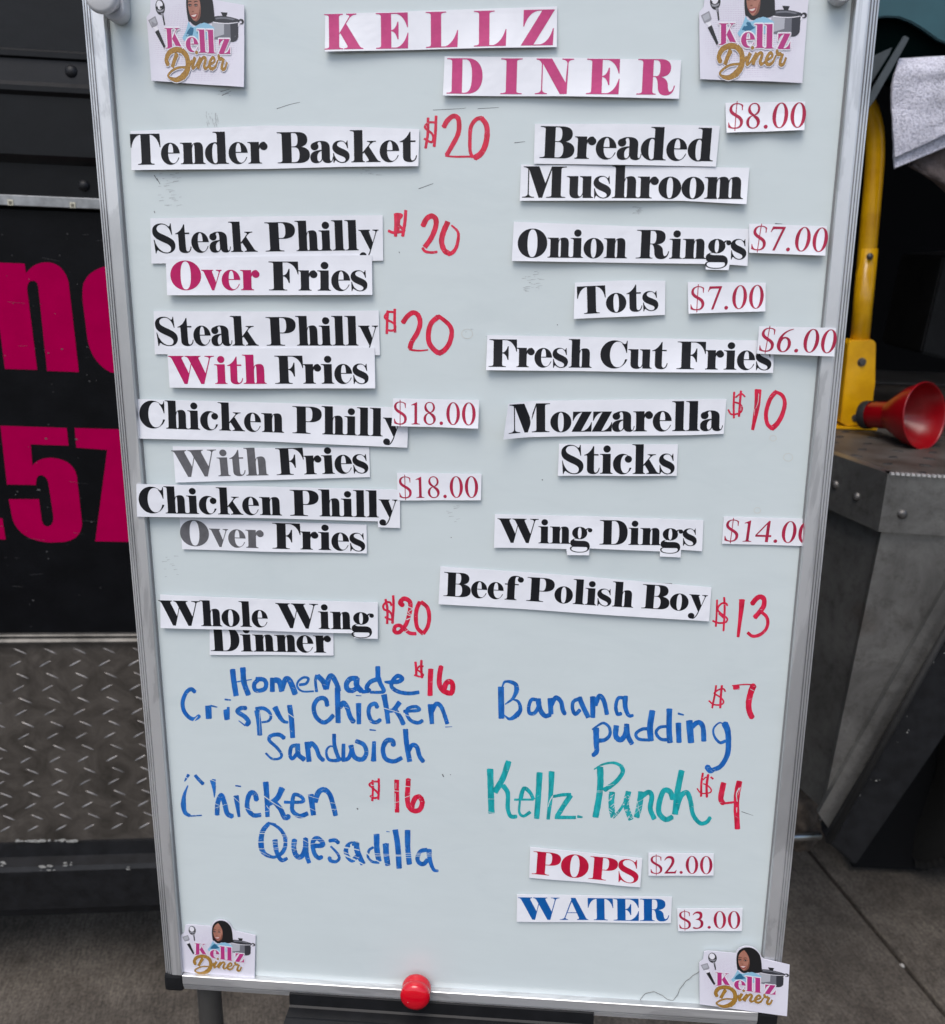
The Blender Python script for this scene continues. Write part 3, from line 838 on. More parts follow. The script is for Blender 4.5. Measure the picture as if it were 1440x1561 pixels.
# right face is cut off by a diagonal towards the bottom
pts = [cb, cb + dR * 0.9, pR(1700, 470, -.012), pR(1440, 905, -.012), pR(1347, 1100, -.012), pR(1244, 1262, -.012)]
pts = [pts[0], down(cb + dR * .9, cb.z - .03), pR(1440, 902, -.012) + (pR(1440, 902, -.012) - pR(1347, 1098, -.012)).normalized() * .0, pR(1347, 1098, -.012), pR(1250, 1252, -.012)]
e_ = (pR(1440, 902, -.012) - pR(1347, 1098, -.012)).normalized()
p14 = pR(1440, 902, -.012)
pts = [cb, p14 + e_ * ((cb.z - .0005 - p14.z) / e_.z), p14, pR(1347, 1098, -.012), pR(1250, 1252, -.012)]
add_prism(bm, pts, -nR * .012)
spart('lower_panel', bm, M_STEEL)
bm = bmesh.new()
zb = pR(1250, 1252, -.012).z
cl = cb - nR * .013
add_prism(bm, [cl, cl + dL * .7, down(cl + dL * .7, zb), down(cl, zb)], -nL * .012)
spart('lower_panel', bm, M_STEEL)
# folded lip beside the diagonal
bm = bmesh.new()
A_, B_, D_, E_ = pR(1500, 790, .0), pR(1500, 862, .0), pR(1262, 1262, .0), pR(1247, 1240, .0)
add_prism(bm, [A_, B_, D_, E_], -nR * .012)
spart('folded_lip', bm, M_STEEL)
def rivet(p, n, r, mat=M_BOLT, parent=None, hexa=False):
    bm = bmesh.new()
    q = n.to_track_quat('Z', 'Y').to_matrix().to_4x4(); q.translation = p
    if hexa:
        add_lathe(bm, [(r * 1.35, 0), (r * 1.35, r * .22), (r * 1.0, r * .22)], q, 18)
        add_lathe(bm, [(r, r * .22), (r, r * .75), (r * .85, r * .9), (0, r * .9)], q, 6)
    else:
        add_lathe(bm, [(r * 1.1, 0), (r, r * .35), (r * .7, r * .65), (0, r * .75)], q, 18)
    return bm
for px, py in ((1375, 784), (1475, 792)):
    spart('rivet', rivet(pR(px, py), nR, .0075), M_BOLT, smooth=True)
for px, py in ((1305, 757), (1273, 739), (1236, 722)):
    spart('rivet', rivet(pL(px, py), nL, .0072), M_BOLT, smooth=True)
# diagonal black mud rail and chrome tube underneath
bm = bmesh.new()
w_ = .012
P1, P2, P3, P4 = pR(1500, 868, w_), pR(1590, 905, w_), pR(1304, 1322, w_), pR(1258, 1282, w_)
add_prism(bm, [P1, P2, P3, P4], -nR * .05)
rail = thing('mud_rail', 'black diagonal rail under the steel step with a worn lower end', 'rail', Matrix.Translation((P4.x, P4.y, 0)))
bmesh.ops.transform(bm, matrix=Matrix.Translation((-P4.x, -P4.y, 0)), verts=bm.verts)
bmesh.ops.bevel(bm, geom=bm.edges[:], offset=.005, segments=2, affect='EDGES')
link('rail_bar', bm_mesh(bm), M_BLACKM, rail)
bm = bmesh.new()
r0, r1 = pR(1500, 858, .018), pR(1262, 1284, .018)
o4 = Matrix.Translation((-P4.x, -P4.y, 0))
add_tube(bm, [r0, r1], .006, 10); bmesh.ops.transform(bm, matrix=o4, verts=bm.verts)
link('rubber_seal', bm_mesh(bm), M_RUB, rail, smooth=True)
bm = bmesh.new()
rnd = random.Random(9)
for i in range(18):
    t = rnd.random()
    p = P1.lerp(P4, t * .9 + .08) + (P3 - P4).normalized() * rnd.uniform(.003, .03) + nR * .0012
    rr = rnd.uniform(.0005, .0019)
    bm.faces.new([bm.verts.new(p + (dR * math.cos(2 * math.pi * a / 6) + UPZ * math.sin(2 * math.pi * a / 6)) * rr * rnd.uniform(.6, 1.3) + nR * 1e-5 * i) for a in range(6)])
bmesh.ops.transform(bm, matrix=o4, verts=bm.verts)
link('paint_chips', bm_mesh(bm), M_CHIP, rail, kind='stuff')
# chrome tube with muddy bracket behind
tA, tB = on_y(1100, 1281, 1.60), on_y(1250, 1274, 1.60)
bm = bmesh.new(); add_tube(bm, [Vector((0, 0, 0)), tB - tA], .0085, 18)
tube = link('exhaust_tube', bm_mesh(bm), simple('chrome_tube', (0.55, 0.55, 0.54), 0.22, 0.95, var=.3, vscale=40), mw=Matrix.Translation(tA), smooth=True)
tube['label'] = 'short bright metal tube low behind the right frame of the whiteboard'; tube['category'] = 'tube'
bm = bmesh.new()
bmesh.ops.create_icosphere(bm, subdivisions=4, radius=1.0)
mc = on_y(1228, 1230, 1.66)
from mathutils import noise as MN
for v in bm.verts:
    n_v = MN.noise(v.co * 2.3) * .35 + MN.noise(v.co * 6) * .18
    v.co = Vector((v.co.x * .055, v.co.y * .05, v.co.z * .085)) * (1 + n_v)
mud = link('spring_bracket', bm_mesh(bm), M_MUD, mw=Matrix.Translation(mc), smooth=True)
mud['label'] = 'rusty muddy bracket above the bright tube under the truck'; mud['category'] = 'bracket'

# tyre in the dark under the truck
# underbody behind the rail; black flap and wall added to stand in for shade
under = thing('truck_underbody', 'truck underbody behind the diagonal rail with black sheets added for shade', 'underbody', Matrix.Translation((C0.x, C0.y, 0)))
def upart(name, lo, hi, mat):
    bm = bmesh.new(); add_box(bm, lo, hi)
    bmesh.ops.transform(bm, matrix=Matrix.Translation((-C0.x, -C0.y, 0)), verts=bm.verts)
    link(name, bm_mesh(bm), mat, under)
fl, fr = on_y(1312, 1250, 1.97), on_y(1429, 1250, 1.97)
upart('shade_flap', (fl.x, 1.97, .02), (fr.x, 1.99, ZT - .05), M_DARKIN)
upart('shade_wall', (fl.x - .02, 2.52, .02), (fr.x + 1.6, 2.9, ZT - .05), M_DARKIN)
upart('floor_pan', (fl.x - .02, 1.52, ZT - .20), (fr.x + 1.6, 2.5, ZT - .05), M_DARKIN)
tyc = on_y(1496, 1195, 1.85); tyc.y = 2.12
bm = bmesh.new()
R_, W_ = 0.30, 0.16
prof = [(R_ * .5, -W_ * .4), (R_ * .72, -W_ * .5), (R_ * .93, -W_ * .48), (R_ * .985, -W_ * .40), (R_, -W_ * .25), (R_, W_ * .25), (R_ * .985, W_ * .40), (R_ * .93, W_ * .48), (R_ * .72, W_ * .5), (R_ * .5, W_ * .4)]
add_lathe(bm, prof, Matrix.Rotation(math.radians(8), 4, 'Z') @ Matrix.Rotation(math.radians(90), 4, 'Y'), 64)
tyre = thing('wheel_assembly', 'dark truck wheel deep in shadow at the right edge under the rail', 'wheel', Matrix.Translation((tyc.x, tyc.y, 0.30)))
link('tyre', bm_mesh(bm), M_RUB, tyre, smooth=True)
bm = bmesh.new()
for k in range(72):
    a = 2 * math.pi * k / 72
    for s in (-1, 0, 1):
        mt_ = Matrix.Rotation(math.radians(8), 4, 'Z') @ Matrix.Rotation(a, 4, 'X') @ Matrix.Translation((s * .048, 0, R_ + .002)) @ Matrix.Rotation(.35 * (s or 1), 4, 'Z')
        add_box(bm, (-.02, -.0085, -.012), (.02, .0085, .006), mat=mt_)
link('tread_blocks', bm_mesh(bm), M_RUB, tyre, kind='stuff')
# ------------------------------------------------------------------ things standing in the truck's open rear corner
def place(name, label, cat, at, group=None):
    return thing(name, label, cat, Matrix.Translation(at), group)
def rel(bm, at):
    bmesh.ops.transform(bm, matrix=Matrix.Translation(-Vector(at)), verts=bm.verts)
    return bm_mesh(bm)

# open bay: dark walls round the opening
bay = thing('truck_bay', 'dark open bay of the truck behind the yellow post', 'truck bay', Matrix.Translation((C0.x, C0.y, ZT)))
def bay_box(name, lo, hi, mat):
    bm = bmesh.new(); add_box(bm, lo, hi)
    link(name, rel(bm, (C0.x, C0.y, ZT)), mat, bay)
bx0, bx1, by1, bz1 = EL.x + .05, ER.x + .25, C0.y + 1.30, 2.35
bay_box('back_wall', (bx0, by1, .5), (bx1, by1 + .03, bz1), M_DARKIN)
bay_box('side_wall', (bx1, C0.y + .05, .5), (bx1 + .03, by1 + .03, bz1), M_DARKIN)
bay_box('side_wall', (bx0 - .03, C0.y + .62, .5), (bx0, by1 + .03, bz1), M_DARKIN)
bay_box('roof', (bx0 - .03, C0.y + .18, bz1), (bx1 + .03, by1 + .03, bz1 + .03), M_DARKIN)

# yellow post with bracket
base = on_z(1308, 652, ZT)
YP = base.y
post = place('yellow_post', 'yellow painted grab post bolted to the truck step, right of the whiteboard', 'post', base)
bm = bmesh.new()
cps = [on_y(1240, 118, YP), on_y(1275, 124, YP), on_y(1304, 138, YP), on_y(1323, 164, YP), on_y(1332, 198, YP), on_y(1333.5, 235, YP), on_y(1331.5, 268, YP)]
b0, b1 = on_y(1329, 300, YP), on_y(1306, 560, YP)
cps += [Vector((b0.x, YP, b0.z)), Vector(((b0.x + b1.x) / 2, YP, (b0.z + b1.z) / 2)), b1]
add_tube(bm, smooth_pts(cps, 8), .0168, 22)
link('post_tube', rel(bm, base), M_YEL, post, smooth=True)
bm = bmesh.new()
s0, s1 = on_y(1323, 379, YP), on_y(1308, 540, YP)
add_tube(bm, [s0, s1], .0178, 22)
link('sleeve', rel(bm, base), M_YEL, post, smooth=True)
for nm in ('bracket',):
    bm = bmesh.new()
    yb = YP - .022
    pts = [on_y(x, y, yb) for x, y in ((1293, 524), (1297, 519), (1330, 518), (1335, 523), (1333.5, 585), (1331, 600), (1329, 640), (1323, 648), (1290, 650), (1281, 645))]
    add_prism(bm, pts, Vector((0, .040, 0)))
    bmesh.ops.bevel(bm, geom=[e for e in bm.edges], offset=.0015, segments=2, affect='EDGES')
    brk = link('bracket', rel(bm, base), M_YEL, post)
    bm = bmesh.new()
    f0 = on_z(1284, 653, ZT)
    add_box(bm, (f0.x - .03, YP - .028, ZT + .0005), (f0.x + .062, YP + .04, ZT + .006), bev=.0015)
    link('foot_plate', rel(bm, base), M_YEL, post)
    for px, py, r in ((1313, 552, .0062), (1303.5, 637, .0055)):
        q = on_y(px, py, yb)
        link('bolt', rel(rivet(q, Vector((0, -1, 0)), r, hexa=True), base), M_BOLT, post)
q = on_y(1325.5, 391, YP - .0185)
link('bolt', rel(rivet(q, Vector((0, -1, 0)), .0058, hexa=False), base), M_BOLT, post, smooth=True)

# red horn-shaped cup lying on the step
M_RED = simple('red_anodised_metal', (0.24, 0.001, 0.005), 0.28, 0.0, coat=0.0, var=.2, vscale=20)
cb_ = on_z(1402, 683, ZT)
R1, R0, LL = .060, .024, .125
ax = Vector((.50, -.85, .16)).normalized()
mcn = on_y(1409, 634, cb_.y + .01)
q = ax.to_track_quat('Z', 'Y').to_matrix().to_4x4(); q.translation = mcn - ax * LL
cup = thing('red_cup', 'red metal horn shaped cup lying on its side on the truck step', 'cup', q)
bm = bmesh.new()
prof = [(0, -.002), (R0 * .92, -.002), (R0, .002), (R0 * 1.05, .052), (R0 * 1.12, .056), (R0 * 1.35, .064), (R1 * .86, LL - .028), (R1 * .97, LL - .008), (R1, LL - .002), (R1 * 1.012, LL), (R1 * .985, LL + .0015), (R1 * .965, LL - .002),
        (R1 * .93, LL - .012), (R1 * .80, LL - .034), (R0 * 1.15, .070), (R0 * .9, .060), (0, .056)]
add_lathe(bm, prof, None, 56)
link('cup_body', bm_mesh(bm), M_RED, cup, smooth=True)
bm = bmesh.new()
add_lathe(bm, [(R0 * 1.09, .0), (R0 * 1.11, .004), (R0 * 1.11, .012), (R0 * 1.06, .016)], None, 36)
link('band', bm_mesh(bm), M_RUB, cup, smooth=True)

# terry towels folded over a rail
M_TOW, nt, b = new_mat('terry_cloth')
n1 = noise(nt, 300, 3, 0.7)
n2 = noise(nt, 30, 4, 0.6)
r1 = ramp(nt, n1.outputs['Fac'], [(0.36, (0.42, 0.42, 0.51)), (0.56, (0.80, 0.80, 0.90))])
r2 = ramp(nt, n2.outputs['Fac'], [(0.3, (0.80, 0.80, 0.80)), (0.7, (1, 1, 1))])
nt.links.new(mixc(nt, 1.0, r1.outputs['Color'], r2.outputs['Color'], 'MULTIPLY'), b.inputs['Base Color'])
b.inputs['Roughness'].default_value = 1.0
b.inputs['Sheen Weight'].default_value = 0.3
bump(nt, b, n1.outputs['Fac'], 1.0, .004)
M_TOW2 = simple('folded_brown_cloth', (0.13, 0.105, 0.10), 1.0, var=0.35, vscale=60, bumps=(300, .8, .003))
YT = 1.62
def cloth(name, label, left, right, mat, y0, wave=.006, thick=.007, nb=10, seed=1, parent=None, terry=0.0):
    """left/right: lists of photo pixels from top to bottom; a sheet hangs between the two outlines"""
    rl = smooth_pts([Vector((x, y, 0)) for x, y in left], 8)
    rr = smooth_pts([Vector((x, y, 0)) for x, y in right], 8)
    nv = 56; nu = 60
    def at(l, t):
        f = t * (len(l) - 1); i = min(int(f), len(l) - 2)
        return l[i].lerp(l[i + 1], f - i)
    bm = bmesh.new()
    g = []
    rnd = random.Random(seed)
    for j in range(nv + 1):
        t = j / nv
        a, b2 = at(rl, t), at(rr, t)
        row = []
        for i in range(nu + 1):
            s = i / nu
            p = a.lerp(b2, s)
            sag = math.sin(math.pi * s) * (t ** 2) * 0
            d = wave * math.sin(s * 7 + seed) * t + wave * .5 * math.sin(s * 15 + t * 4) + MN.noise(Vector((s * 4, t * 5, seed))) * wave
            d += -.016 * math.sin(min(1, t * 5) * math.pi / 2)
            ph = terry * MN.noise(Vector((s * 90, t * 90, seed)))
            q_ = on_y(p.x + MN.noise(Vector((t * 9, s * 3, seed))) * .9, p.y + sag, y0 + d + ph)
            row.append(bm.verts.new(q_))
        g.append(row)
    for j in range(nv):
        for i in range(nu):
            bm.faces.new((g[j][i], g[j + 1][i], g[j + 1][i + 1], g[j][i + 1]))
    bmesh.ops.recalc_face_normals(bm, faces=bm.faces)
    org = g[0][0].co.copy()
    me = rel(bm, org)
    o = link(name, me, mat, parent, mw=Matrix.Translation(org), smooth=True)
    sm = o.modifiers.new('solid', 'SOLIDIFY'); sm.thickness = thick; sm.offset = 0
    bv = o.modifiers.new('bev', 'BEVEL'); bv.width = thick * .4; bv.segments = 2; bv.limit_method = 'ANGLE'
    if label:
        o['label'] = label
    return o
t1 = cloth('folded_towel', 'pale grey terry towel on top of the stack hanging at the right edge', [(1369, 92), (1360, 125), (1358, 160), (1361, 205), (1363, 240)], [(1640, 78), (1640, 100), (1640, 110), (1640, 120), (1640, 110)], M_TOW, YT, wave=.004)
t1['category'] = 'towel'
t2 = cloth('folded_towel', 'second pale towel fold showing just below the top terry towel', [(1372, 110), (1362, 150), (1361, 190), (1361, 228), (1363, 257)], [(1640, 90), (1640, 110), (1640, 125), (1640, 140), (1640, 142)], M_TOW, YT + .016, seed=4)
t2['category'] = 'towel'
brown = ['brown folded cloth directly under the pale towels', 'brown folded cloth second from the top in the stack', 'lowest brown folded cloth hanging in the dark bay']
for k in range(3):
    o_ = cloth('folded_cloth', brown[k], [(1376 + 7 * k, 120), (1374 + 8 * k, 200), (1384 + 9 * k, 246 + 3 * k), (1390 + 10 * k, 252 + 6 * k)], [(1640, 150), (1640, 300), (1640, 380), (1640, 400 + 30 * k)], M_TOW2, YT + .034 + .014 * k, seed=7 + k)
    o_['category'] = 'cloth'
# rail that carries the cloths
bm = bmesh.new()
ra, rb = on_y(1372, 100, YT + .03), on_y(1700, 84, YT + .03)
add_tube(bm, [Vector((0, 0, 0)), rb - ra], .010, 14)
o = link('towel_rail', bm_mesh(bm), M_BLACKM, mw=Matrix.Translation(ra), smooth=True); o['label'] = 'dark rail that carries the folded towels'; o['category'] = 'rail'

def slab_px(name, label, cat, pts, y, thick, mat, bev=.002):
    P = [on_y(px, py, y) for px, py in pts]
    bm = bmesh.new(); add_prism(bm, P, Vector((0, thick, 0)))
    bmesh.ops.recalc_face_normals(bm, faces=bm.faces)
    if bev: bmesh.ops.bevel(bm, geom=bm.edges[:], offset=bev, segments=2, affect='EDGES')
    o = link(name, rel(bm, P[0]), mat, mw=Matrix.Translation(P[0]))
    o['label'] = label; o['category'] = cat
    return o
M_TEAL = simple('teal_plastic', (0.028, 0.095, 0.115), 0.45, var=.25, vscale=5)
M_TARP = simple('dark_green_tarp', (0.001, 0.0035, 0.0035), 1.0, spec=.0)
M_STRIP = simple('grey_plastic_strip', (0.055, 0.068, 0.075), 0.55, var=.3, vscale=30)
slab_px('teal_panel', 'teal panel at the top right corner above the towels', 'panel', [(1290, -160), (1720, -160), (1720, 90), (1560, 82), (1450, 69), (1430, 62), (1408, 46), (1388, 34), (1370, 27), (1350, 26), (1290, 34)], 1.74, .012, M_TEAL)
slab_px('dark_tarp', 'black rumpled tarp under the teal panel', 'tarp', [(1290, 28), (1352, 22), (1372, 23), (1392, 31), (1412, 42), (1432, 58), (1452, 64), (1560, 76), (1720, 84), (1720, 160), (1440, 150), (1400, 128), (1376, 136), (1340, 116), (1290, 122)], 1.756, .03, M_TARP)
slab_px('grey_strip', 'slim grey plastic strip leaning up to the right beside the frame', 'strip', [(1378.5, 54), (1386, 58), (1381, 68), (1333, 153), (1322, 168), (1318, 160), (1330, 135)], 1.60, .006, M_STRIP, .0008)
slab_px('grey_wedge', 'dark grey wedge of sheet just left of the slim strip', 'sheet', [(1320, 92), (1338, 82), (1360, 72), (1356, 82), (1330, 124), (1318, 140)], 1.63, .006, M_STRIP, .0008)
slab_px('equipment_box', 'black equipment box deep in the truck bay at the right edge', 'box', [(1438, 390), (1560, 380), (1560, 560), (1440, 548), (1403, 538), (1405, 528)], 1.95, .2, simple('black_box_paint', (0.010, 0.0105, 0.011), .6, var=.4, vscale=20, spec=.2), .004)
M_MAT_ = M_DARKF
bm = bmesh.new()
fa = on_z(1330, 590, ZT); fb = on_z(1470, 560, ZT)
add_box(bm, (fa.x - .05, fa.y + .05, ZT + .0005), (fb.x + .4, fa.y + .42, ZT + .008), bev=.003)
o = link('floor_mat', rel(bm, (fa.x, fa.y, ZT)), M_MAT_, mw=Matrix.Translation((fa.x, fa.y, ZT)))
o['label'] = 'dark grey rubber mat on the truck step behind the red cup'; o['category'] = 'mat'
# ------------------------------------------------------------------ whiteboard
M_WB, nt, b = new_mat('whiteboard_enamel')
n1 = noise(nt, 5, 6, 0.6, dist=.4)
n2 = noise(nt, 26, 5, 0.65)
r1 = ramp(nt, n1.outputs['Fac'], [(0.30, (0.600, 0.668, 0.674)), (0.65, (0.615, 0.684, 0.690))])
r2 = ramp(nt, n2.outputs['Fac'], [(0.2, (0.985, 0.985, 0.985)), (0.7, (1, 1, 1))])
n3 = noise(nt, 6, 5, .7, (1.0, 2.2, 1), dist=1.2)
r3 = ramp(nt, n3.outputs['Fac'], [(0.52, (1, 1, 1)), (0.68, (.955, .962, .968))])
n6 = noise(nt, 60, 3, .6, (.25, 1, 1))
r6 = ramp(nt, n6.outputs['Fac'], [(0.40, (.985, .985, .985)), (0.60, (1.0, 1.0, 1.0))])
kk = mixc(nt, .8, r1.outputs['Color'], r2.outputs['Color'], 'MULTIPLY')
kk = mixc(nt, .8, kk, r3.outputs['Color'], 'MULTIPLY')
nt.links.new(mixc(nt, 1.0, kk, r6.outputs['Color'], 'MULTIPLY'), b.inputs['Base Color'])
mr = nt.nodes.new('ShaderNodeMapRange'); mr.inputs['To Min'].default_value = .24; mr.inputs['To Max'].default_value = .27
nt.links.new(n2.outputs['Fac'], mr.inputs['Value']); nt.links.new(mr.outputs['Result'], b.inputs['Roughness'])
M_FRM, nt, b = new_mat('anodised_frame')
n1 = noise(nt, 20, 7, 0.62, (1, .16, 1), dist=.6)
n2 = noise(nt, 200, 4, .6)
r1 = ramp(nt, n1.outputs['Fac'], [(0.36, (0.52, 0.53, 0.54)), (0.475, (0.60, 0.61, 0.62)), (0.50, (0.72, 0.73, 0.74)), (0.66, (0.76, 0.77, 0.78))])
nt.links.new(r1.outputs['Color'], b.inputs['Base Color'])
b.inputs['Metallic'].default_value = 0.7
mr = nt.nodes.new('ShaderNodeMapRange'); mr.inputs['To Min'].default_value = .3; mr.inputs['To Max'].default_value = .5
nt.links.new(n1.outputs['Fac'], mr.inputs['Value']); nt.links.new(mr.outputs['Result'], b.inputs['Roughness'])
bump(nt, b, n2.outputs['Fac'], .15, .0004)
M_BPLAS = simple('black_plastic', (0.010, 0.0105, 0.012), 0.5, spec=.28, var=.3, vscale=60, bumps=(300, .1, .0004))
M_GREY = simple('grey_clamp_plastic', (0.62, 0.63, 0.645), 0.4, var=.12, vscale=30)
M_LEG = simple('grey_leg_paint', (0.09, 0.088, 0.084), 0.45, .3, var=.2, vscale=30)

wb = thing('whiteboard', 'large white menu board in an aluminium frame covered with menu strips and marker writing', 'whiteboard', BM.copy())
RW = 0.0182
bm = bmesh.new()
add_box(bm, (.004, .004, -.008), (BW - .004, BH - .004, 0.0))
link('board_surface', bm_mesh(bm), M_WB, wb)
prof = [(0, -.011), (0, .0030), (.0005, .0044), (.0016, .0046), (.0019, .0022), (.0025, .0022), (.0028, .0052), (.0040, .0054), (.0043, .0028), (.0049, .0028), (.0052, .0060), (.0064, .0062), (.0067, .0036), (.0073, .0036),
        (.0077, .0067), (.0090, FW), (RW - .0005, FW), (RW, .0064), (RW, .0006), (RW - .001, -.011)]
def rail_mesh(L, c0, c1):
    """extruded along +y, x inwards"""
    bm = bmesh.new()
    A = [bm.verts.new((x, c0 * 0 + c0, z)) for x, z in prof]
    B = [bm.verts.new((x, L - c1, z)) for x, z in prof]
    n = len(A)
    bm.faces.new(A); bm.faces.new(B[::-1])
    for i in range(n):
        bm.faces.new((A[i], A[(i + 1) % n], B[(i + 1) % n], B[i]))
    return bm_mesh(bm)
CC = .0185
link('frame_rail', rail_mesh(BH, CC, CC), M_FRM, wb, mw=Matrix.Identity(4))
link('frame_rail', rail_mesh(BH, CC, CC), M_FRM, wb, mw=Matrix.Translation((BW, BH, 0)) @ Matrix.Rotation(math.pi, 4, 'Z'))
link('frame_rail', rail_mesh(BW, CC, CC), M_FRM, wb, mw=Matrix.Translation((BW, 0, 0)) @ Matrix.Rotation(math.pi / 2, 4, 'Z'))
link('frame_rail', rail_mesh(BW, CC, CC), M_FRM, wb, mw=Matrix.Translation((0, BH, 0)) @ Matrix.Rotation(-math.pi / 2, 4, 'Z'))
M_GAPSHADE = simple('gap_shade', (0.22, 0.23, 0.235), .6)  # dark strips added along the inner rail edges, colouring in their shadow line
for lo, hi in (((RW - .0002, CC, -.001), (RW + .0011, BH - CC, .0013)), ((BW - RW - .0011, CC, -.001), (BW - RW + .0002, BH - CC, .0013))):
    bm = bmesh.new(); add_box(bm, lo, hi); link('shadow_strip', bm_mesh(bm), M_GAPSHADE, wb)
for x in (0, BW - CC):
    for y in (0, BH - CC):
        bm = bmesh.new()
        add_box(bm, (x - .0008 * (x == 0), y - .0008 * (y == 0), -.0115), (x + CC + .0008 * (x > 0), y + CC + .0008 * (y > 0), FW + .0008), bev=.0032)
        link('corner_cap', bm_mesh(bm), M_BPLAS, wb)
# pen tray clipped under the bottom rail
tl0 = bd(441, 1513, FW + .002); tl1 = bd(905, 1545, FW + .002)
tx0, tx1, tyt = tl0.x, tl1.x, (tl0.y + tl1.y) / 2
tray = thing('pen_tray', 'black plastic pen tray hooked on the bottom rail of the whiteboard', 'tray', BM.copy())
bm = bmesh.new()
pt = [(tyt, FW + .0003), (tyt, FW + .0028), (tyt - .0125, FW + .0032), (tyt - .0140, FW + .0050), (tyt - .0142, FW + .017), (tyt - .0130, FW + .0174), (tyt - .0130, FW + .0180), (tyt - .0142, FW + .0184), (tyt - .0145, FW + .034), (tyt - .0130, FW + .0344), (tyt - .0130, FW + .0350), (tyt - .0148, FW + .0354),
      (tyt - .015, FW + .056), (tyt - .0085, FW + .059), (tyt - .0085, FW + .061), (tyt - .018, FW + .061), (tyt - .020, FW + .004), (tyt - .020, FW + .0003)]
add_prism(bm, [Vector((tx0, y, w)) for y, w in pt], Vector((tx1 - tx0, 0, 0)))
link('tray_body', bm_mesh(bm), M_BPLAS, tray)

# easel carrying the board
easel = thing('easel', 'grey display easel whose legs and round clamps hold the whiteboard', 'easel', Matrix.Translation((BO.x, BO.y, 0)))
EI = easel.matrix_world.inverted()
def bw(u, v, w): return BM @ Vector((u, v, w))
def eleg(u, v0, foot, r=.0125):
    bm = bmesh.new()
    a, b_ = EI @ bw(u, v0, -.028), EI @ foot
    add_tube(bm, [a, b_], r, 18)
    link('leg', bm_mesh(bm), M_LEG, easel, smooth=True)
g0 = bd(321, 1540, -.028)
f0 = bw(g0.x, -.1, -.028); f1 = on_y(296, 1700, f0.y + .03)
def foot_of(u):
    a, b_ = bw(u, .9, -.028), bw(u, 0, -.028)
    d = (b_ - a).normalized(); return b_ + d * (b_.z / -d.z)
eleg(g0.x, .95, foot_of(g0.x)); eleg(BW - g0.x, .95, foot_of(BW - g0.x))
bm = bmesh.new()
top_ = EI @ bw(BW / 2, .95, -.04); ft = foot_of(BW / 2) + Vector((0, .42, 0))
add_tube(bm, [top_, EI @ ft], .0125, 18)
link('leg', bm_mesh(bm), M_LEG, easel, smooth=True)
bm = bmesh.new()
add_tube(bm, [EI @ bw(g0.x, .03, -.03), EI @ bw(BW - g0.x, .03, -.03)], .009, 14)
link('cross_bar', bm_mesh(bm), M_LEG, easel, smooth=True)
def clamp(px, py, dx, big=True):
    """round thumb disc in front of the frame and a rounded arm reaching over the board"""
    p = bd(px, py, .030)
    mw = EI @ BM
    if big:
        bm = bmesh.new()
        add_lathe(bm, [(0, .034), (.0100, .034), (.0122, .0325), (.0128, .030), (.0124, .0275), (.0085, .026), (.0080, .012), (0, .012)], Matrix.Translation((p.x, p.y, 0)), 40)
        bmesh.ops.transform(bm, matrix=mw, verts=bm.verts)
        link('clamp_disc', bm_mesh(bm), M_GREY, easel, smooth=True)
    q = bd(px + dx, py + 22, .012)
    bm = bmesh.new()
    k = 16; pts = []
    hw = .0082
    for i in range(k + 1):
        a = math.pi + math.pi * i / k
        pts.append(Vector((q.x + hw * math.cos(a), q.y + hw * math.sin(a), .0005)))
    pts += [Vector((q.x + hw, q.y + .06, .0005)), Vector((q.x - hw, q.y + .06, .0005))]
    add_prism(bm, pts, Vector((0, 0, .0145)))
    bmesh.ops.recalc_face_normals(bm, faces=bm.faces)
    bmesh.ops.bevel(bm, geom=[e for e in bm.edges], offset=.0022, segments=3, affect='EDGES', profile=.6)
    bmesh.ops.transform(bm, matrix=mw, verts=bm.verts)
    link('clamp_arm', bm_mesh(bm), M_GREY, easel, smooth=False)
clamp(155, -6, 20)
clamp(1262, -36, 22, big=False)

# ------------------------------------------------------------------ magnetic strips
def ink(name, col, rough=.32, var=.25):
    mt, nt, b = new_mat(name)
    n = noise(nt, 90, 5, .7)
    r = ramp(nt, n.outputs['Fac'], [(.3, tuple(c * (1 - var) for c in col)), (.7, tuple(min(1, c * (1 + var)) for c in col))])
    nt.links.new(r.outputs['Color'], b.inputs['Base Color'])
    mr = nt.nodes.new('ShaderNodeMapRange'); mr.inputs['To Min'].default_value = rough - .08; mr.inputs['To Max'].default_value = rough + .2
    nt.links.new(n.outputs['Fac'], mr.inputs['Value']); nt.links.new(mr.outputs['Result'], b.inputs['Roughness'])
    n2 = noise(nt, 220, 4, .6)
    b.inputs['Specular IOR Level'].default_value = .24
    bump(nt, b, n2.outputs['Fac'], .25, .0006)
    return mt
INK = {'k': ink('black_ink', (0.006, 0.0065, 0.009), .45, .3), 'p': ink('magenta_ink', (0.42, 0.008, 0.10), var=.15), 'P': ink('bright_magenta_ink', (0.50, 0.055, 0.19), var=.12), 'g': ink('grey_ink', (0.115, 0.115, 0.125), var=.2),
       'r': ink('crimson_ink', (0.36, 0.016, 0.055), var=.2), 'R': ink('red_ink', (0.46, 0.008, 0.040), var=.15), 'b': ink('blue_ink', (0.004, 0.095, 0.34), var=.12)}
M_PAP, nt, b = new_mat('laminated_paper')
n1 = noise(nt, 34, 5, .6)
n2 = noise(nt, 13, 3, .6, dist=1)
r1 = ramp(nt, n1.outputs['Fac'], [(.3, (0.73, 0.745, 0.79)), (.7, (0.79, 0.805, 0.85))])
nt.links.new(r1.outputs['Color'], b.inputs['Base Color'])
b.inputs['Roughness'].default_value = .42
bump(nt, b, n2.outputs['Fac'], .35, .004)
M_MAG = simple('magnet_backing', (0.03, 0.03, 0.03), .8)

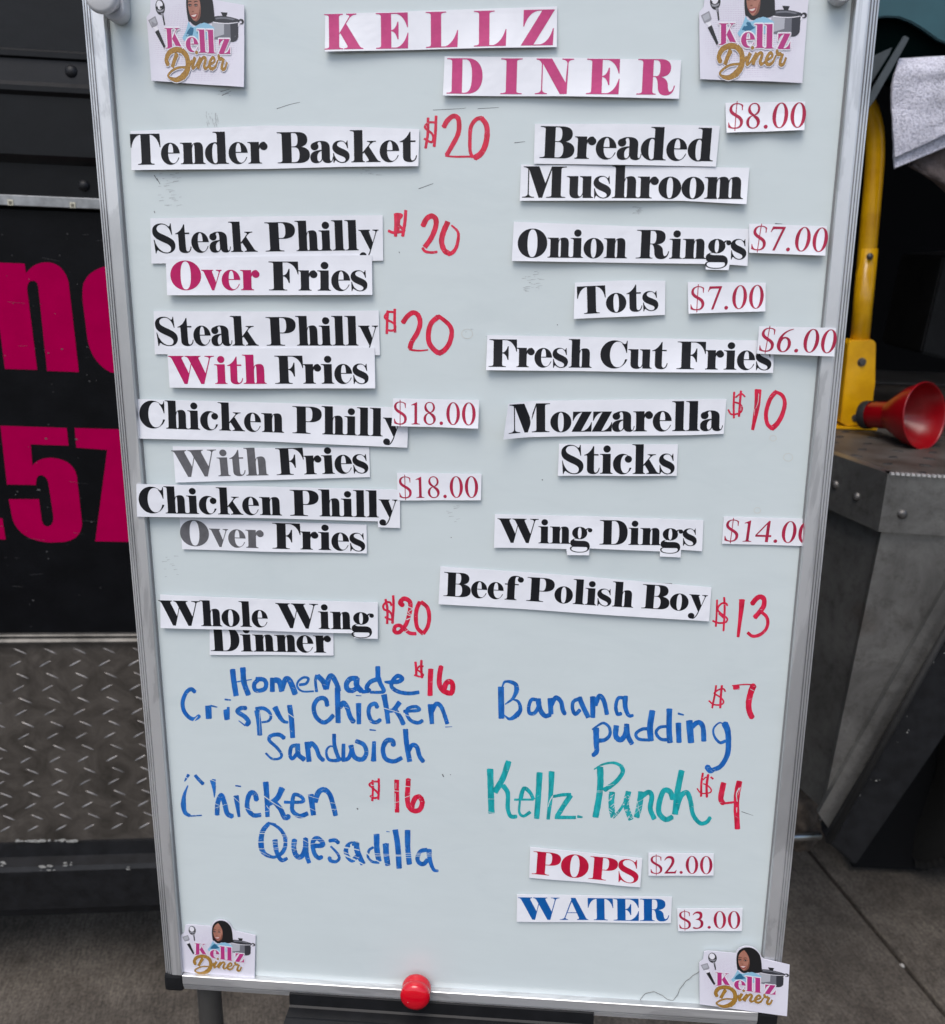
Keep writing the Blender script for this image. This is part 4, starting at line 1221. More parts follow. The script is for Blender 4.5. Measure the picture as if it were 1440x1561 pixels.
STRIPS = 'menu strips stuck on the whiteboard'
PRICES = 'printed price tags on the whiteboard'
def height_fn(cx, cy, x0, x1, y0, y1, o):
    w0, wr = o.get('w', .0016), o.get('wr', None)
    b_, l_, r_, t_ = o.get('b', 0), o.get('l', 0), o.get('r', 0), o.get('t', 0)
    wv, ph = o.get('wave', .0004), o.get('ph', 0)
    def h(x, y):
        s = (x - x0) / max(1e-6, x1 - x0); t = (y - y0) / max(1e-6, y1 - y0)
        s_ = min(1, max(0, s)); t_ = min(1, max(0, t))
        z = w0 if wr is None else w0 + (wr - w0) * s_
        z += .72 * b_ * (1 - t_) ** 1.6 * (.75 + .25 * math.sin(9 * s + ph))
        z += o.get('t', 0) * t_ ** 2
        z += l_ * max(0, 1 - s_ / o.get('ls', .22)) ** 1.7 + r_ * max(0, 1 - (1 - s_) / o.get('rs', .22)) ** 1.7
        z += wv * (.5 + .5 * math.sin(x * 52 + ph)) * (.4 + .6 * (1 - t_))
        return z
    return h

def dens(P, step=.004):
    out = []
    for i, a in enumerate(P):
        b_ = P[(i + 1) % len(P)]
        n = max(1, int(math.dist(a, b_) / step))
        for k in range(n):
            out.append((a[0] + (b_[0] - a[0]) * k / n, a[1] + (b_[1] - a[1]) * k / n))
    return out

def make_sheet(name, label, cat, group, outline, opts, thick=.0005, mat=None):
    """outline in photo pixels -> (thing, height function, origin)"""
    w = opts.get('w', .0016)
    P = [bd(x, y, w) for x, y in outline]
    P = [(p.x, p.y) for p in P]
    ox = sum(p[0] for p in P) / len(P); oy = sum(p[1] for p in P) / len(P)
    L = [(x - ox, y - oy) for x, y in P]
    x0, x1 = min(p[0] for p in L), max(p[0] for p in L); y0, y1 = min(p[1] for p in L), max(p[1] for p in L)
    h = height_fn(0, 0, x0, x1, y0, y1, opts)
    t = thing(name, label, cat, BM @ Matrix.Translation((ox, oy, 0)), group)
    V, T = flat_union([(1, dens(L))], grid=.006, eps=1e-6)
    n = len(V)
    verts = [(x, y, h(x, y)) for x, y in V] + [(x, y, h(x, y) - thick) for x, y in V]
    faces = [f for f in T] + [(c + n, b_ + n, a + n) for a, b_, c in T]
    cnt = {}
    for f in T:
        for a, b_ in ((f[0], f[1]), (f[1], f[2]), (f[2], f[0])):
            cnt[(a, b_)] = 1
    for (a, b_) in cnt:
        if (b_, a) not in cnt:
            faces.append((b_, a, a + n, b_ + n))
    link('sheet', mesh_from(verts, faces), mat or M_PAP, t)
    # magnet pads that hold it off the board
    wid_ = x1 - x0
    nm = max(1, int(wid_ / .09) + 1)
    for k in range(nm):
        mx = x0 + wid_ * (k + .5) / nm; my = y0 + (y1 - y0) * .68
        hz = h(mx, my) - thick - .0001
        if hz < .0006 or opts.get('nomag'): continue
        bm = bmesh.new(); add_box(bm, (mx - .006, my - .004, .0001), (mx + .006, my + .004, hz))
        link('magnet_pad', bm_mesh(bm), M_MAG, t)
    return t, h, ox, oy

def add_text(t, h, ox, oy, runs, font, p0, p1, cap, w=.0016, starts=None, shear=0.0, capr=None):
    """runs [(string, ink)]; p0, p1: photo pixels of the two ends of the base line; cap: cap height in pixels at the left end"""
    A, B = bd(p0[0], p0[1], w), bd(p1[0], p1[1], w)
    d = Vector((B.x - A.x, B.y - A.y)); L = d.length; e = d / L; nrm = Vector((-e.y, e.x))
    tp_ = bd(p0[0], p0[1] - cap, w); sy = abs((Vector((tp_.x, tp_.y)) - Vector((A.x, A.y))).dot(nrm)) / 100
    tp2 = bd(p1[0], p1[1] - (capr or cap), w); sy2 = abs((Vector((tp2.x, tp2.y)) - Vector((B.x, B.y))).dot(nrm)) / 100
    full = ''.join(r[0] for r in runs)
    lay, W = layout(full, font)
    last = font[full[-1]][0]
    gl = glyph(full[-1], font)[0]
    W = lay[-1][1] + max(v[0] for v in gl)
    g0 = min(v[0] for v in glyph(full[0], font)[0])
    sx = L / (W - g0)
    idx = 0
    for s, ik in runs:
        verts, faces = [], []
        for c in s:
            x = lay[idx][1]
            V, T = glyph(c, font)
            k = len(verts)
            for (gx, gy) in V:
                if starts:
                    S_ = bd(starts[idx], p0[1] + (p1[1] - p0[1]) * (starts[idx] - p0[0]) / (p1[0] - p0[0]), w)
                    a0 = (Vector((S_.x, S_.y)) - Vector((A.x, A.y))).dot(e)
                    xx = a0 + gx * sy
                else:
                    xx = (x + gx - g0) * sx
                f = xx / L
                yy = gy * (sy + (sy2 - sy) * f)
                q = Vector((A.x, A.y)) + e * (xx + shear * yy) + nrm * yy
                lx, ly = q.x - ox, q.y - oy
                verts.append((lx, ly, h(lx, ly) + .00014 + (.00003 if idx % 2 else 0)))
            faces += [tuple(i + k for i in f_) for f_ in T]
            idx += 1
        if faces:
            link('lettering', mesh_from(verts, faces), INK[ik], t)

def strip(label, outline, runs, p0, p1, cap, font=None, group=STRIPS, name='menu_strip', cat='menu strip', starts=None, shear=0.0, capr=None, **o):
    t, h, ox, oy = make_sheet(name, label, cat, group, outline, o)
    add_text(t, h, ox, oy, runs, font or FAT, p0, p1, cap, o.get('w', .0016), starts, shear, capr)
    return t
def price(label, outline, s, p0, p1, cap, capr=None, **o):
    return strip(label, outline, [(s, 'r')], p0, p1, cap, BOOK, PRICES, 'price_tag', 'price tag', capr=capr, **o)

strip('white strip reading KELLZ in pink capitals at the top', [(495.5, 22), (680, 15.5), (849, 10), (848.5, 73), (680, 76), (496.5, 80.5)], [('KELLZ', 'P')], (496.5, 77.5), (848, 70), 55.5, starts=[496, 574, 649, 722, 793.5], b=.005, ph=1)
strip('white strip reading DINER in pink capitals below KELLZ', [(677.5, 86), (860, 88), (1038, 92), (1034, 151.5), (860, 148), (675.5, 147)], [('DINER', 'P')], (681, 144), (1030, 145.5), 55, starts=[681, 762.5, 816, 892.5, 968.5], b=.0055, ph=2)
strip('strip reading Tender Basket in black', [(199, 200), (410, 191.5), (525, 193), (639, 197), (638, 254), (520, 255), (410, 258), (300, 259), (202, 260)], [('Tender Basket', 'k')], (202, 252), (636, 247), 47.5, b=.004)
strip('strip reading Breaded in black above Mushroom', [(815, 189), (960, 189), (1097, 192), (1090.5, 254.5), (960, 252), (813.6, 250)], [('Breaded', 'k')], (822, 241.3), (1085.5, 246.3), 49, b=.0025, ph=3)
strip('strip reading Mushroom in black below Breaded', [(794, 251), (960, 253), (1142, 256), (1136, 312), (1038, 306.5), (900, 306.5), (792, 306.5)], [('Mushroom', 'k')], (795.5, 301.7), (1130.6, 304), 48, b=.006, ph=4)
strip('strip reading Onion Rings in black with a tab under the g', [(783, 338), (960, 345), (1142, 349), (1138, 405.7), (1110.7, 403.6), (1109, 412), (1074, 411), (1074.6, 402.5), (960, 401), (780, 398)], [('Onion Rings', 'k')], (788.5, 392.5), (1136, 395.5), 43.5, b=.005, ph=.5)
strip('short strip reading Tots in black', [(876, 431), (950, 427.5), (1014, 428), (1013, 480), (874, 486)], [('Tots', 'k')], (880, 479), (1003, 473), 42, b=.005, ph=2.2)
strip('strip reading Fresh Cut Fries in black', [(742.5, 511), (960, 515), (1180, 519.5), (1177, 568), (960, 566.5), (741, 563.5)], [('Fresh Cut Fries', 'k')], (745, 558.5), (1174, 563.8), 41.5, b=.0055, ph=1.3)
strip('upper strip reading Steak Philly in black, above Over Fries', [(229, 333), (400, 330), (583, 328), (584, 397.5), (400, 400), (231, 402)], [('Steak Philly', 'k')], (235, 386), (578, 381.2), 44.5, b=.0005, wave=.0001, ph=2)
strip('strip reading Over in pink and Fries in black', [(252.5, 395), (400, 391), (566.6, 389), (568, 449.5), (400, 450), (256.5, 450)], [('Over', 'p'), (' Fries', 'k')], (262, 441.8), (560.6, 443.5), 44, b=.004, w=.0028, ph=.3)
strip('lower strip reading Steak Philly in black, above With Fries', [(234, 474.5), (400, 475), (577, 473.5), (579, 541.5), (400, 541), (236, 540)], [('Steak Philly', 'k')], (239, 527), (577, 526.8), 43.5, b=.0005, wave=.0001, ph=4)
strip('strip reading With in pink and Fries in black', [(254.5, 531), (400, 531), (570.6, 530), (572.6, 591.5), (400, 592), (259.7, 590.5)], [('With', 'p'), (' Fries', 'k')], (260, 585), (562.6, 584.5), 42.5, b=.004, w=.0028, ph=5)
strip('tilted strip reading Chicken Philly in black, above the grey With', [(210, 608.5), (420, 614), (623, 622), (621, 682), (420, 673), (214, 668)], [('Chicken Philly', 'k')], (214, 651.5), (613.5, 666), 41, b=.003, ph=1)
strip('strip reading With in grey and Fries in black', [(263, 680.5), (400, 683), (562.6, 681.5), (564, 727), (400, 731.5), (268.6, 735)], [('With', 'g'), (' Fries', 'k')], (265.5, 727), (562, 720.8), 40.5, b=.0025, w=.0012, ph=2)
strip('strip reading Chicken Philly in black with a tab under the y, over the left frame', [(207.5, 738), (400, 743), (607.7, 749), (608, 807.5), (574.7, 806), (574, 797), (400, 791), (209, 787.5)], [('Chicken Philly', 'k')], (213, 781.5), (605, 791.8), 39.5, w=.0085, wr=.0022, b=.001, wave=.0002)
strip('strip reading Over in grey and Fries in black', [(273.4, 789), (400, 794), (558.6, 800), (559.4, 843), (400, 840), (278.7, 836.5)], [('Over', 'g'), (' Fries', 'k')], (276, 831), (557, 839.8), 38.5, b=.0025, w=.0012, ph=3)
strip('strip reading Whole Wing in black with a tab under the g', [(244, 906.5), (410, 913.5), (575.6, 918.5), (576, 973), (540, 971.5), (540.6, 964.5), (410, 961), (246, 956)], [('Whole Wing', 'k')], (244.5, 951.8), (570.6, 959.5), 37, b=.003, w=.0028, ph=1)
strip('strip reading Dinner in black tucked under Whole Wing', [(319.5, 954), (420, 958), (508, 962), (508.5, 998.5), (420, 998), (320, 997.5)], [('Dinner', 'k')], (322, 991.6), (505.6, 994.3), 36.5, b=.002, w=.0009, wave=.0001)
strip('tilted strip reading Beef Polish Boy in black', [(671, 863.5), (880, 878), (1084, 895.5), (1080, 946), (880, 933), (668.5, 919.5)], [('Beef Polish Boy', 'k')], (676, 907.5), (1076, 932), 36, b=.004, ph=1.7)
strip('strip reading Mozzarella in black with a curled left end', [(775, 614), (804, 611.5), (950, 609), (1107, 608.5), (1102.5, 661), (1050, 663), (880, 664.5), (768, 666.5)], [('Mozzarella', 'k')], (776, 658.7), (1101, 656.2), 43.5, b=.003, l=.010, ls=.14, ph=1)
strip('short strip reading Sticks in black', [(852, 676.5), (1033, 677.5), (1031, 725), (850, 724.5)], [('Sticks', 'k')], (855, 721.5), (1027.5, 722), 43, b=.003, ph=2)
strip('strip reading Wing Dings in black with two tabs', [(754, 784), (900, 787), (1072, 793), (1069.4, 839.5), (1037.5, 837.5), (1036.9, 849), (1005, 847.5), (1005.6, 840), (898, 834.8), (897.5, 845), (864, 844.8), (863, 836), (752.8, 834)], [('Wing Dings', 'k')], (758, 826.5), (1061, 831.5), 36.5, b=.004, ph=3)
strip('tilted strip reading POPS in red capitals', [(807.8, 1291), (978.8, 1308), (975.3, 1350.5), (806.4, 1336.5)], [('POPS', 'R')], (810.4, 1330.8), (971.8, 1344.8), 34, b=.0025)
strip('strip reading WATER in blue capitals', [(787.8, 1363), (1024, 1367), (1022.2, 1406), (787.3, 1403.5)], [('WATER', 'b')], (790.8, 1400), (1019.5, 1402.8), 32.8, b=.002)

price('price tag reading $8.00 at the top right', [(1105.5, 157), (1227, 155), (1224, 199.5), (1106, 203.5)], '$8.00', (1108, 196.9), (1225, 195.6), 39, b=.006, shear=.05)
price('price tag reading $7.00 beside Onion Rings', [(1141.5, 341), (1260, 345), (1256, 390), (1141, 385.5)], '$7.00', (1143, 381), (1257, 384.4), 37, b=.0045, w=.003, shear=.08)
price('price tag reading $7.00 beside Tots', [(1048, 430), (1167, 431), (1165, 474.5), (1048.5, 478)], '$7.00', (1051, 472.5), (1161.5, 470), 35.5, b=.005, shear=.05)
price('price tag reading $6.00 that laps over the right frame', [(1157, 497.5), (1271.7, 499.5), (1267.8, 542.5), (1153.4, 539)], '$6.00', (1155.5, 535), (1268, 537.6), 35.5, w=.005, wr=.0095, b=.002, shear=.10)
price('upper of the two $18.00 price tags, overlapping the y of Philly', [(599, 607.5), (730, 609.8), (729, 652.5), (597.3, 648.5)], '$18.00', (601, 645.8), (725, 647.4), 33.5, b=.0045, w=.005)
price('lower of the two $18.00 price tags, clear of the lettering', [(605, 721), (733.8, 722.5), (733, 762), (606, 762.5)], '$18.00', (609, 758.5), (729, 758), 32, b=.002)
price('price tag reading $14.00 tucked under the right frame', [(1103, 787.5), (1233, 791), (1228, 832), (1100, 828.5)], '$14.00', (1103, 824.3), (1236, 828), 32.5, w=.0012, wave=.0001, b=.0012, shear=.06)
price('price tag reading $2.00 beside POPS', [(987.8, 1300), (1087.6, 1301), (1087, 1333), (1040, 1334), (988, 1333.5)], '$2.00', (991.3, 1330), (1085.2, 1330.8), 26, b=.002)
price('price tag reading $3.00 below WATER', [(1031.7, 1385), (1131.7, 1384), (1130, 1417.5), (1033, 1418)], '$3.00', (1035, 1414.2), (1127.8, 1413.9), 25.5, b=.002)
# ------------------------------------------------------------------ dry-marker writing (part of the board), stroke by stroke
def marker_mat(name, col, thin):
    mt, nt, b = new_mat(name)
    n = noise(nt, 70, 6, .75)
    n2 = noise(nt, 300, 3, .6, (1, .25, 1))
    r = ramp(nt, n.outputs['Fac'], [(.32, col), (.50, tuple(c * .8 + t * .2 for c, t in zip(col, thin))), (.70, tuple(c * .45 + t * .55 for c, t in zip(col, thin)))])
    r2 = ramp(nt, n2.outputs['Fac'], [(.32, (.66, .66, .66)), (.62, (1.2, 1.2, 1.2))])
    nt.links.new(mixc(nt, .8, r.outputs['Color'], r2.outputs['Color'], 'MULTIPLY'), b.inputs['Base Color'])
    b.inputs['Roughness'].default_value = .3
    return mt
MK = {'r': marker_mat('red_marker', (0.60, 0.003, 0.035), (0.70, 0.06, 0.14)), 'b': marker_mat('blue_marker', (0.002, 0.10, 0.42), (0.05, 0.24, 0.56)), 't': marker_mat('teal_marker', (0.001, 0.33, 0.36), (0.05, 0.45, 0.45)),
      'd': simple('dark_marks', (0.10, 0.105, 0.11), .5), 's': simple('smudges', (0.40, 0.435, 0.445), .5), 'u': simple('dried_stain', (0.56, 0.585, 0.555), .5)}
MK_Z = [0.0]
def stroke_polys(pts, w0, w1=None, sub=5):
    """pts photo pixels; ribbon as overlapping quads and joint discs, in pixels"""
    w1 = w0 if w1 is None else w1
    P = smooth_pts([Vector((x, y)).to_3d() for x, y in pts], sub) if len(pts) > 2 else [Vector((x, y, 0)) for x, y in pts]
    if len(pts) == 2:
        P = [P[0].lerp(P[1], k / 3) for k in range(4)]
    n = len(P)
    out = []
    rnd = random.Random(int(P[0].x * 7 + P[0].y * 13))
    W = [(w0 + (w1 - w0) * i / (n - 1)) * (1 + .05 * rnd.uniform(-1, 1)) / 2 for i in range(n)]
    T = [(P[min(i + 1, n - 1)] - P[max(i - 1, 0)]).normalized() for i in range(n)]
    for i in range(n - 1):
        a, b_ = P[i], P[i + 1]
        if (b_ - a).length < .05: continue
        t = (b_ - a).normalized(); m_ = Vector((-t.y, t.x, 0))
        out.append([(a + m_ * W[i]).xy[:], (b_ + m_ * W[i + 1]).xy[:], (b_ - m_ * W[i + 1]).xy[:], (a - m_ * W[i]).xy[:]])
    for i in range(1, n - 1):
        if T[i].angle(T[i - 1], 0) > .12 or len(pts) > 2:
            out.append([(P[i].x + W[i] * .985 * math.cos(2 * math.pi * k / 12), P[i].y + W[i] * .985 * math.sin(2 * math.pi * k / 12)) for k in range(12)])
    # slightly ragged flat ends
    for e, q, w in ((P[0], -T[0], W[0]), (P[-1], T[-1], W[-1])):
        m_ = Vector((-q.y, q.x, 0))
        r1, r2, r3 = (rnd.uniform(.05, .5) * min(w, 1.5) for _ in range(3))
        out.append([(e + m_ * w * .96 - q * .3).xy[:], (e + m_ * w * .6 + q * r1).xy[:], (e + q * r2).xy[:], (e - m_ * w * .6 + q * r3).xy[:], (e - m_ * w * .96 - q * .3).xy[:]])
    return out
def writing(label, colour, groups, scratches=(), dashes=0, name='marker_lettering', z=.00012):
    """groups: [(ox, oy, s, [(w0, w1, pts), ...]), ...] with crop origin and scale"""
    ops = []
    for ox, oy, s, strokes in groups:
        for st in strokes:
            w0, w1, pts = st[0], st[1], st[2]
            for poly in stroke_polys([(ox + x / s, oy + y / s) for x, y in pts], w0 / s, w1 / s):
                ops.append((1, poly))
    for ox, oy, s, strokes in scratches:
        for w, pts in strokes:
            for poly in stroke_polys([(ox + x / s, oy + y / s) for x, y in pts], w / s, w * .6 / s):
                ops.append((-1, poly))
    if dashes:
        rnd = random.Random(dashes)
        base = [o for o in ops if o[0] > 0]
        for _ in range(dashes):
            p = rnd.choice(base)[1]; cx = sum(a[0] for a in p) / len(p); cy = sum(a[1] for a in p) / len(p)
            a = rnd.uniform(-.5, .5) + (0 if rnd.random() < .5 else 1.4); l = rnd.uniform(1.5, 4.5)
            cx += rnd.uniform(-3, 3); cy += rnd.uniform(-2, 2)
            ops.append((-1, [(cx - l * math.cos(a), cy - l * math.sin(a)), (cx, cy - .28), (cx + l * math.cos(a), cy + l * math.sin(a)), (cx, cy + .28)]))
    V, T = flat_union(ops, eps=2e-3)
    MK_Z[0] += .000012
    if not T: return None
    vs = [bd(x, y, 0) for x, y in V]
    me = mesh_from([(p.x, p.y, z + MK_Z[0] % .00006) for p in vs], T)
    return link(name, me, MK[colour], wb, label)

writing('red handwritten $20 beside Tender Basket', 'r', [(630, 165, 10.286, [(44, 44, [(228, 150), (225, 400), (190, 630)]), (46, 46, [(355, 120), (345, 380), (325, 605)]), (36, 36, [(330, 225), (250, 225), (190, 270), (190, 320), (290, 400), (310, 480), (280, 535), (170, 480)]),
    (82, 70, [(475, 300), (530, 200), (620, 128), (700, 160), (716, 300), (690, 430), (600, 600), (520, 740)]), (28, 34, [(500, 748), (650, 762), (900, 760)]),
    (70, 48, [(1075, 155), (980, 180), (900, 300), (885, 500), (890, 680), (930, 775)]), (80, 95, [(1060, 150), (1140, 260), (1155, 420), (1120, 600), (1050, 720), (960, 780)])])], dashes=14)
writing('red handwritten $20 beside the upper Steak Philly', 'r', [(580, 310, 10.286, [(55, 55, [(235, 160), (240, 300), (235, 520)]), (50, 50, [(395, 110), (380, 300), (345, 520)]), (45, 45, [(235, 170), (330, 190), (260, 300), (340, 400), (375, 430)]), (45, 45, [(120, 430), (200, 460), (330, 445)]), (50, 50, [(290, 190), (270, 460)]),
    (85, 80, [(660, 360), (720, 245), (800, 200), (865, 250), (860, 380), (790, 550), (690, 690)]), (45, 40, [(655, 700), (700, 755), (800, 772), (885, 762)]),
    (88, 80, [(1055, 290), (985, 450), (955, 600), (1000, 740), (1090, 795)]), (30, 70, [(1110, 345), (1200, 430), (1220, 520), (1190, 680), (1130, 770), (1060, 800)])])], dashes=12)
writing('red handwritten $20 beside the lower Steak Philly', 'r', [(570, 465, 10.286, [(42, 42, [(215, 90), (205, 280), (200, 450)]), (42, 42, [(325, 60), (322, 250), (330, 430)]), (34, 34, [(310, 112), (230, 112), (170, 170), (190, 220), (310, 290), (335, 360), (290, 400), (210, 395)]),
    (78, 76, [(450, 280), (520, 180), (610, 120), (690, 160), (722, 280), (680, 430), (590, 580), (562, 680)]), (34, 22, [(550, 695), (640, 712), (740, 715), (845, 703)]),
    (80, 80, [(1010, 180), (900, 280), (855, 420), (860, 580), (930, 690), (1010, 755)]), (60, 85, [(1000, 170), (1100, 240), (1190, 330), (1218, 440), (1180, 600), (1100, 710), (1010, 760)])])], dashes=10)
writing('red handwritten $20 beside Whole Wing with a scratched 2', 'r', [(570, 890, 10.286, [(38, 38, [(180, 240), (210, 400), (205, 625)]), (40, 40, [(300, 180), (305, 350), (288, 620)]), (34, 34, [(275, 340), (250, 290), (190, 290), (145, 340), (160, 400), (240, 430), (280, 500), (270, 560), (170, 520)]),
    (75, 55, [(450, 335), (410, 290), (470, 230), (555, 270), (570, 350), (555, 460), (520, 590), (470, 680), (390, 760), (320, 745), (330, 670), (400, 650), (480, 710), (560, 770), (660, 780)]),
    (70, 62, [(720, 280), (670, 390), (655, 540), (680, 690), (770, 780)]), (62, 62, [(735, 280), (835, 370), (865, 520), (840, 670), (770, 780)])])],
    scratches=[(570, 890, 10.286, [(16, [(520, 350), (600, 390), (540, 440), (600, 500)]), (14, [(500, 470), (600, 520), (580, 600)]), (20, [(510, 560), (600, 520)]), (14, [(470, 760), (540, 720)])])], dashes=10)
writing('red handwritten $13 beside Beef Polish Boy', 'r', [(1075, 890, 12, [(36, 36, [(212, 290), (205, 520), (190, 780)]), (40, 38, [(342, 245), (350, 480), (330, 860)]), (34, 34, [(400, 400), (380, 360), (300, 355), (230, 430), (240, 500), (340, 580), (400, 640), (370, 700), (280, 715), (200, 705), (130, 672)]), (56, 60, [(250, 530), (340, 610)]),
    (110, 55, [(668, 285), (650, 500), (595, 970)]), (92, 88, [(850, 370), (920, 280), (1000, 235), (1070, 280), (1065, 400), (1000, 500), (895, 620)]), (62, 60, [(1030, 520), (1115, 600), (1140, 720), (1090, 850), (980, 935), (860, 955), (770, 890)])])], dashes=6)
writing('red handwritten $7 beside Banana', 'r', [(1060, 1030, 12, [(36, 36, [(375, 175), (350, 350), (300, 590)]), (42, 42, [(480, 175), (460, 380), (450, 590)]), (30, 30, [(545, 290), (510, 240), (430, 250), (340, 320), (420, 370), (490, 430), (510, 490), (450, 530), (330, 525), (240, 455)]),
    (80, 80, [(690, 215), (800, 210)]), (22, 26, [(670, 180), (900, 158), (1060, 165)]), (115, 100, [(1060, 170), (1010, 300), (970, 480), (980, 640), (1035, 770)])])], scratches=[(1060, 1030, 12, [(12, [(1000, 240), (1090, 290)])])], dashes=5)
writing('red handwritten $10 beside Mozzarella', 'r', [(1100, 580, 12, [(38, 38, [(225, 210), (215, 450), (220, 690)]), (42, 42, [(350, 190), (330, 400), (312, 660)]), (30, 30, [(425, 300), (350, 240), (250, 310)]), (34, 32, [(240, 400), (330, 430), (370, 510), (330, 590), (180, 620), (115, 535)]),
    (125, 55, [(662, 165), (645, 450), (600, 700), (560, 905)]), (80, 70, [(980, 215), (900, 310), (840, 450), (805, 620), (830, 790), (915, 885)]), (60, 95, [(960, 200), (1100, 270), (1150, 420), (1100, 630), (1010, 790), (905, 885)])])],
    scratches=[(1100, 580, 12, [(14, [(675, 240), (660, 400), (620, 510)]), (10, [(600, 520), (590, 640)])])], dashes=10)
writing('red handwritten $4 beside Punch', 'r', [(1050, 1165, 13.09, [(44, 44, [(275, 170), (245, 380), (240, 640)]), (48, 48, [(380, 200), (350, 430), (355, 655)]), (26, 26, [(360, 250), (320, 265), (280, 310)]), (34, 40, [(430, 250), (480, 290)]), (28, 28, [(285, 385), (370, 420), (440, 500), (420, 560), (300, 580), (220, 560), (160, 480)]),
    (115, 100, [(690, 365), (645, 580), (635, 700), (680, 780)]), (45, 45, [(640, 780), (760, 770), (890, 755)]), (120, 108, [(1005, 335), (955, 600), (945, 900), (965, 1290)])])],
    scratches=[(1050, 1165, 13.09, [(26, [(1000, 470), (945, 590), (960, 740)]), (20, [(950, 860), (950, 960)]), (10, [(1030, 450), (970, 620)])])], dashes=8)
writing('red handwritten $16 beside Homemade', 'r', [(520, 1000, 8, [(30, 30, [(905, 70), (912, 150), (915, 240)]), (30, 32, [(978, 50), (975, 150), (985, 265)]), (22, 22, [(1000, 125), (960, 120), (925, 160), (960, 190), (1000, 230), (960, 250), (890, 230)]), (64, 62, [(1092, 155), (1085, 300), (1083, 482)]),
    (60, 66, [(1218, 120), (1200, 220), (1195, 330), (1225, 405), (1290, 445), (1345, 445), (1360, 360), (1330, 310), (1280, 330), (1250, 410)])])], dashes=6)
writing('red handwritten $16 beside the scratched Chicken', 'r', [(540, 1170, 10.286, [(34, 34, [(285, 195), (290, 350), (280, 520)]), (36, 34, [(382, 170), (385, 330), (375, 500)]), (32, 32, [(385, 215), (290, 225), (235, 265), (290, 320), (370, 400), (370, 460), (300, 475), (245, 440)]), (76, 70, [(664, 190), (664, 420), (670, 700)]),
    (78, 78, [(845, 175), (840, 300), (830, 450), (850, 600), (930, 675), (1025, 655), (1065, 545), (1025, 460), (960, 470), (915, 560), (900, 640)])])],
    scratches=[(540, 1170, 10.286, [(16, [(780, 290), (900, 300)]), (14, [(780, 470), (900, 430)]), (14, [(610, 360), (720, 370)]), (12, [(650, 240), (650, 330)]), (14, [(640, 400), (640, 650)]), (12, [(610, 550), (720, 530)]), (14, [(260, 280), (340, 270)])])], dashes=20)
# blue
writing('blue handwritten word Homemade', 'b', [(340, 1000, 8, [(68, 68, [(115, 160), (130, 300), (160, 485)]), (68, 66, [(240, 140), (255, 320), (310, 475)]), (20, 12, [(105, 325), (220, 305), (350, 285)]), (52, 54, [(430, 285), (380, 340), (390, 410), (450, 420), (510, 395), (525, 330), (490, 285), (400, 280)]),
    (62, 62, [(600, 265), (600, 435)]), (70, 66, [(620, 290), (685, 310), (715, 430)]), (66, 70, [(715, 400), (760, 285), (800, 285), (835, 345), (880, 465)]), (36, 22, [(930, 350), (1010, 335), (1040, 275), (980, 260), (915, 310), (905, 375), (970, 430), (1105, 428)]),
    (34, 36, [(1140, 230), (1125, 300), (1140, 435)]), (66, 66, [(1150, 240), (1220, 310), (1255, 400)]), (66, 60, [(1255, 400), (1290, 265), (1330, 245), (1385, 340), (1412, 430)])]),
    (520, 1000, 8, [(64, 60, [(200, 275), (115, 275), (65, 335), (75, 405), (135, 420), (190, 390)]), (74, 66, [(190, 265), (190, 360), (250, 430)]), (45, 40, [(250, 435), (340, 430)]), (62, 62, [(445, 125), (448, 260)]), (56, 52, [(440, 280), (355, 315), (310, 385), (350, 425)]), (62, 34, [(450, 260), (480, 340), (520, 420), (480, 440), (350, 440)]),
    (26, 50, [(530, 315), (600, 320)]), (54, 46, [(640, 315), (700, 310), (745, 275), (690, 240), (630, 295), (615, 375), (700, 435), (830, 455), (950, 440)])])], dashes=34)
writing('blue handwritten word Crispy', 'b', [(260, 1035, 6.545, [(40, 40, [(245, 130), (205, 100), (155, 135), (120, 230), (135, 320), (190, 385), (240, 398), (290, 365)]), (62, 60, [(375, 265), (382, 395)]), (18, 12, [(400, 265), (465, 280)]), (40, 58, [(545, 305), (565, 405)]), (28, 30, [(575, 280), (575, 400)]), (18, 14, [(540, 203), (600, 209)]),
    (42, 48, [(755, 290), (700, 290), (668, 325), (740, 375), (778, 425), (760, 455)]), (16, 10, [(745, 465), (680, 415)]), (52, 50, [(860, 310), (880, 430), (890, 560)]), (42, 20, [(850, 300), (920, 290), (980, 325), (1000, 380), (970, 420), (910, 430)]),
    (58, 26, [(1040, 280), (1085, 370), (1125, 420), (1170, 432)]), (52, 50, [(1185, 260), (1205, 400), (1218, 585)])])],
    scratches=[(260, 1035, 6.545, [(12, [(230, 420), (270, 370)]), (12, [(1150, 330), (1240, 390)]), (6, [(960, 350), (1030, 370)]), (5, [(885, 330), (892, 560)])])], dashes=22)
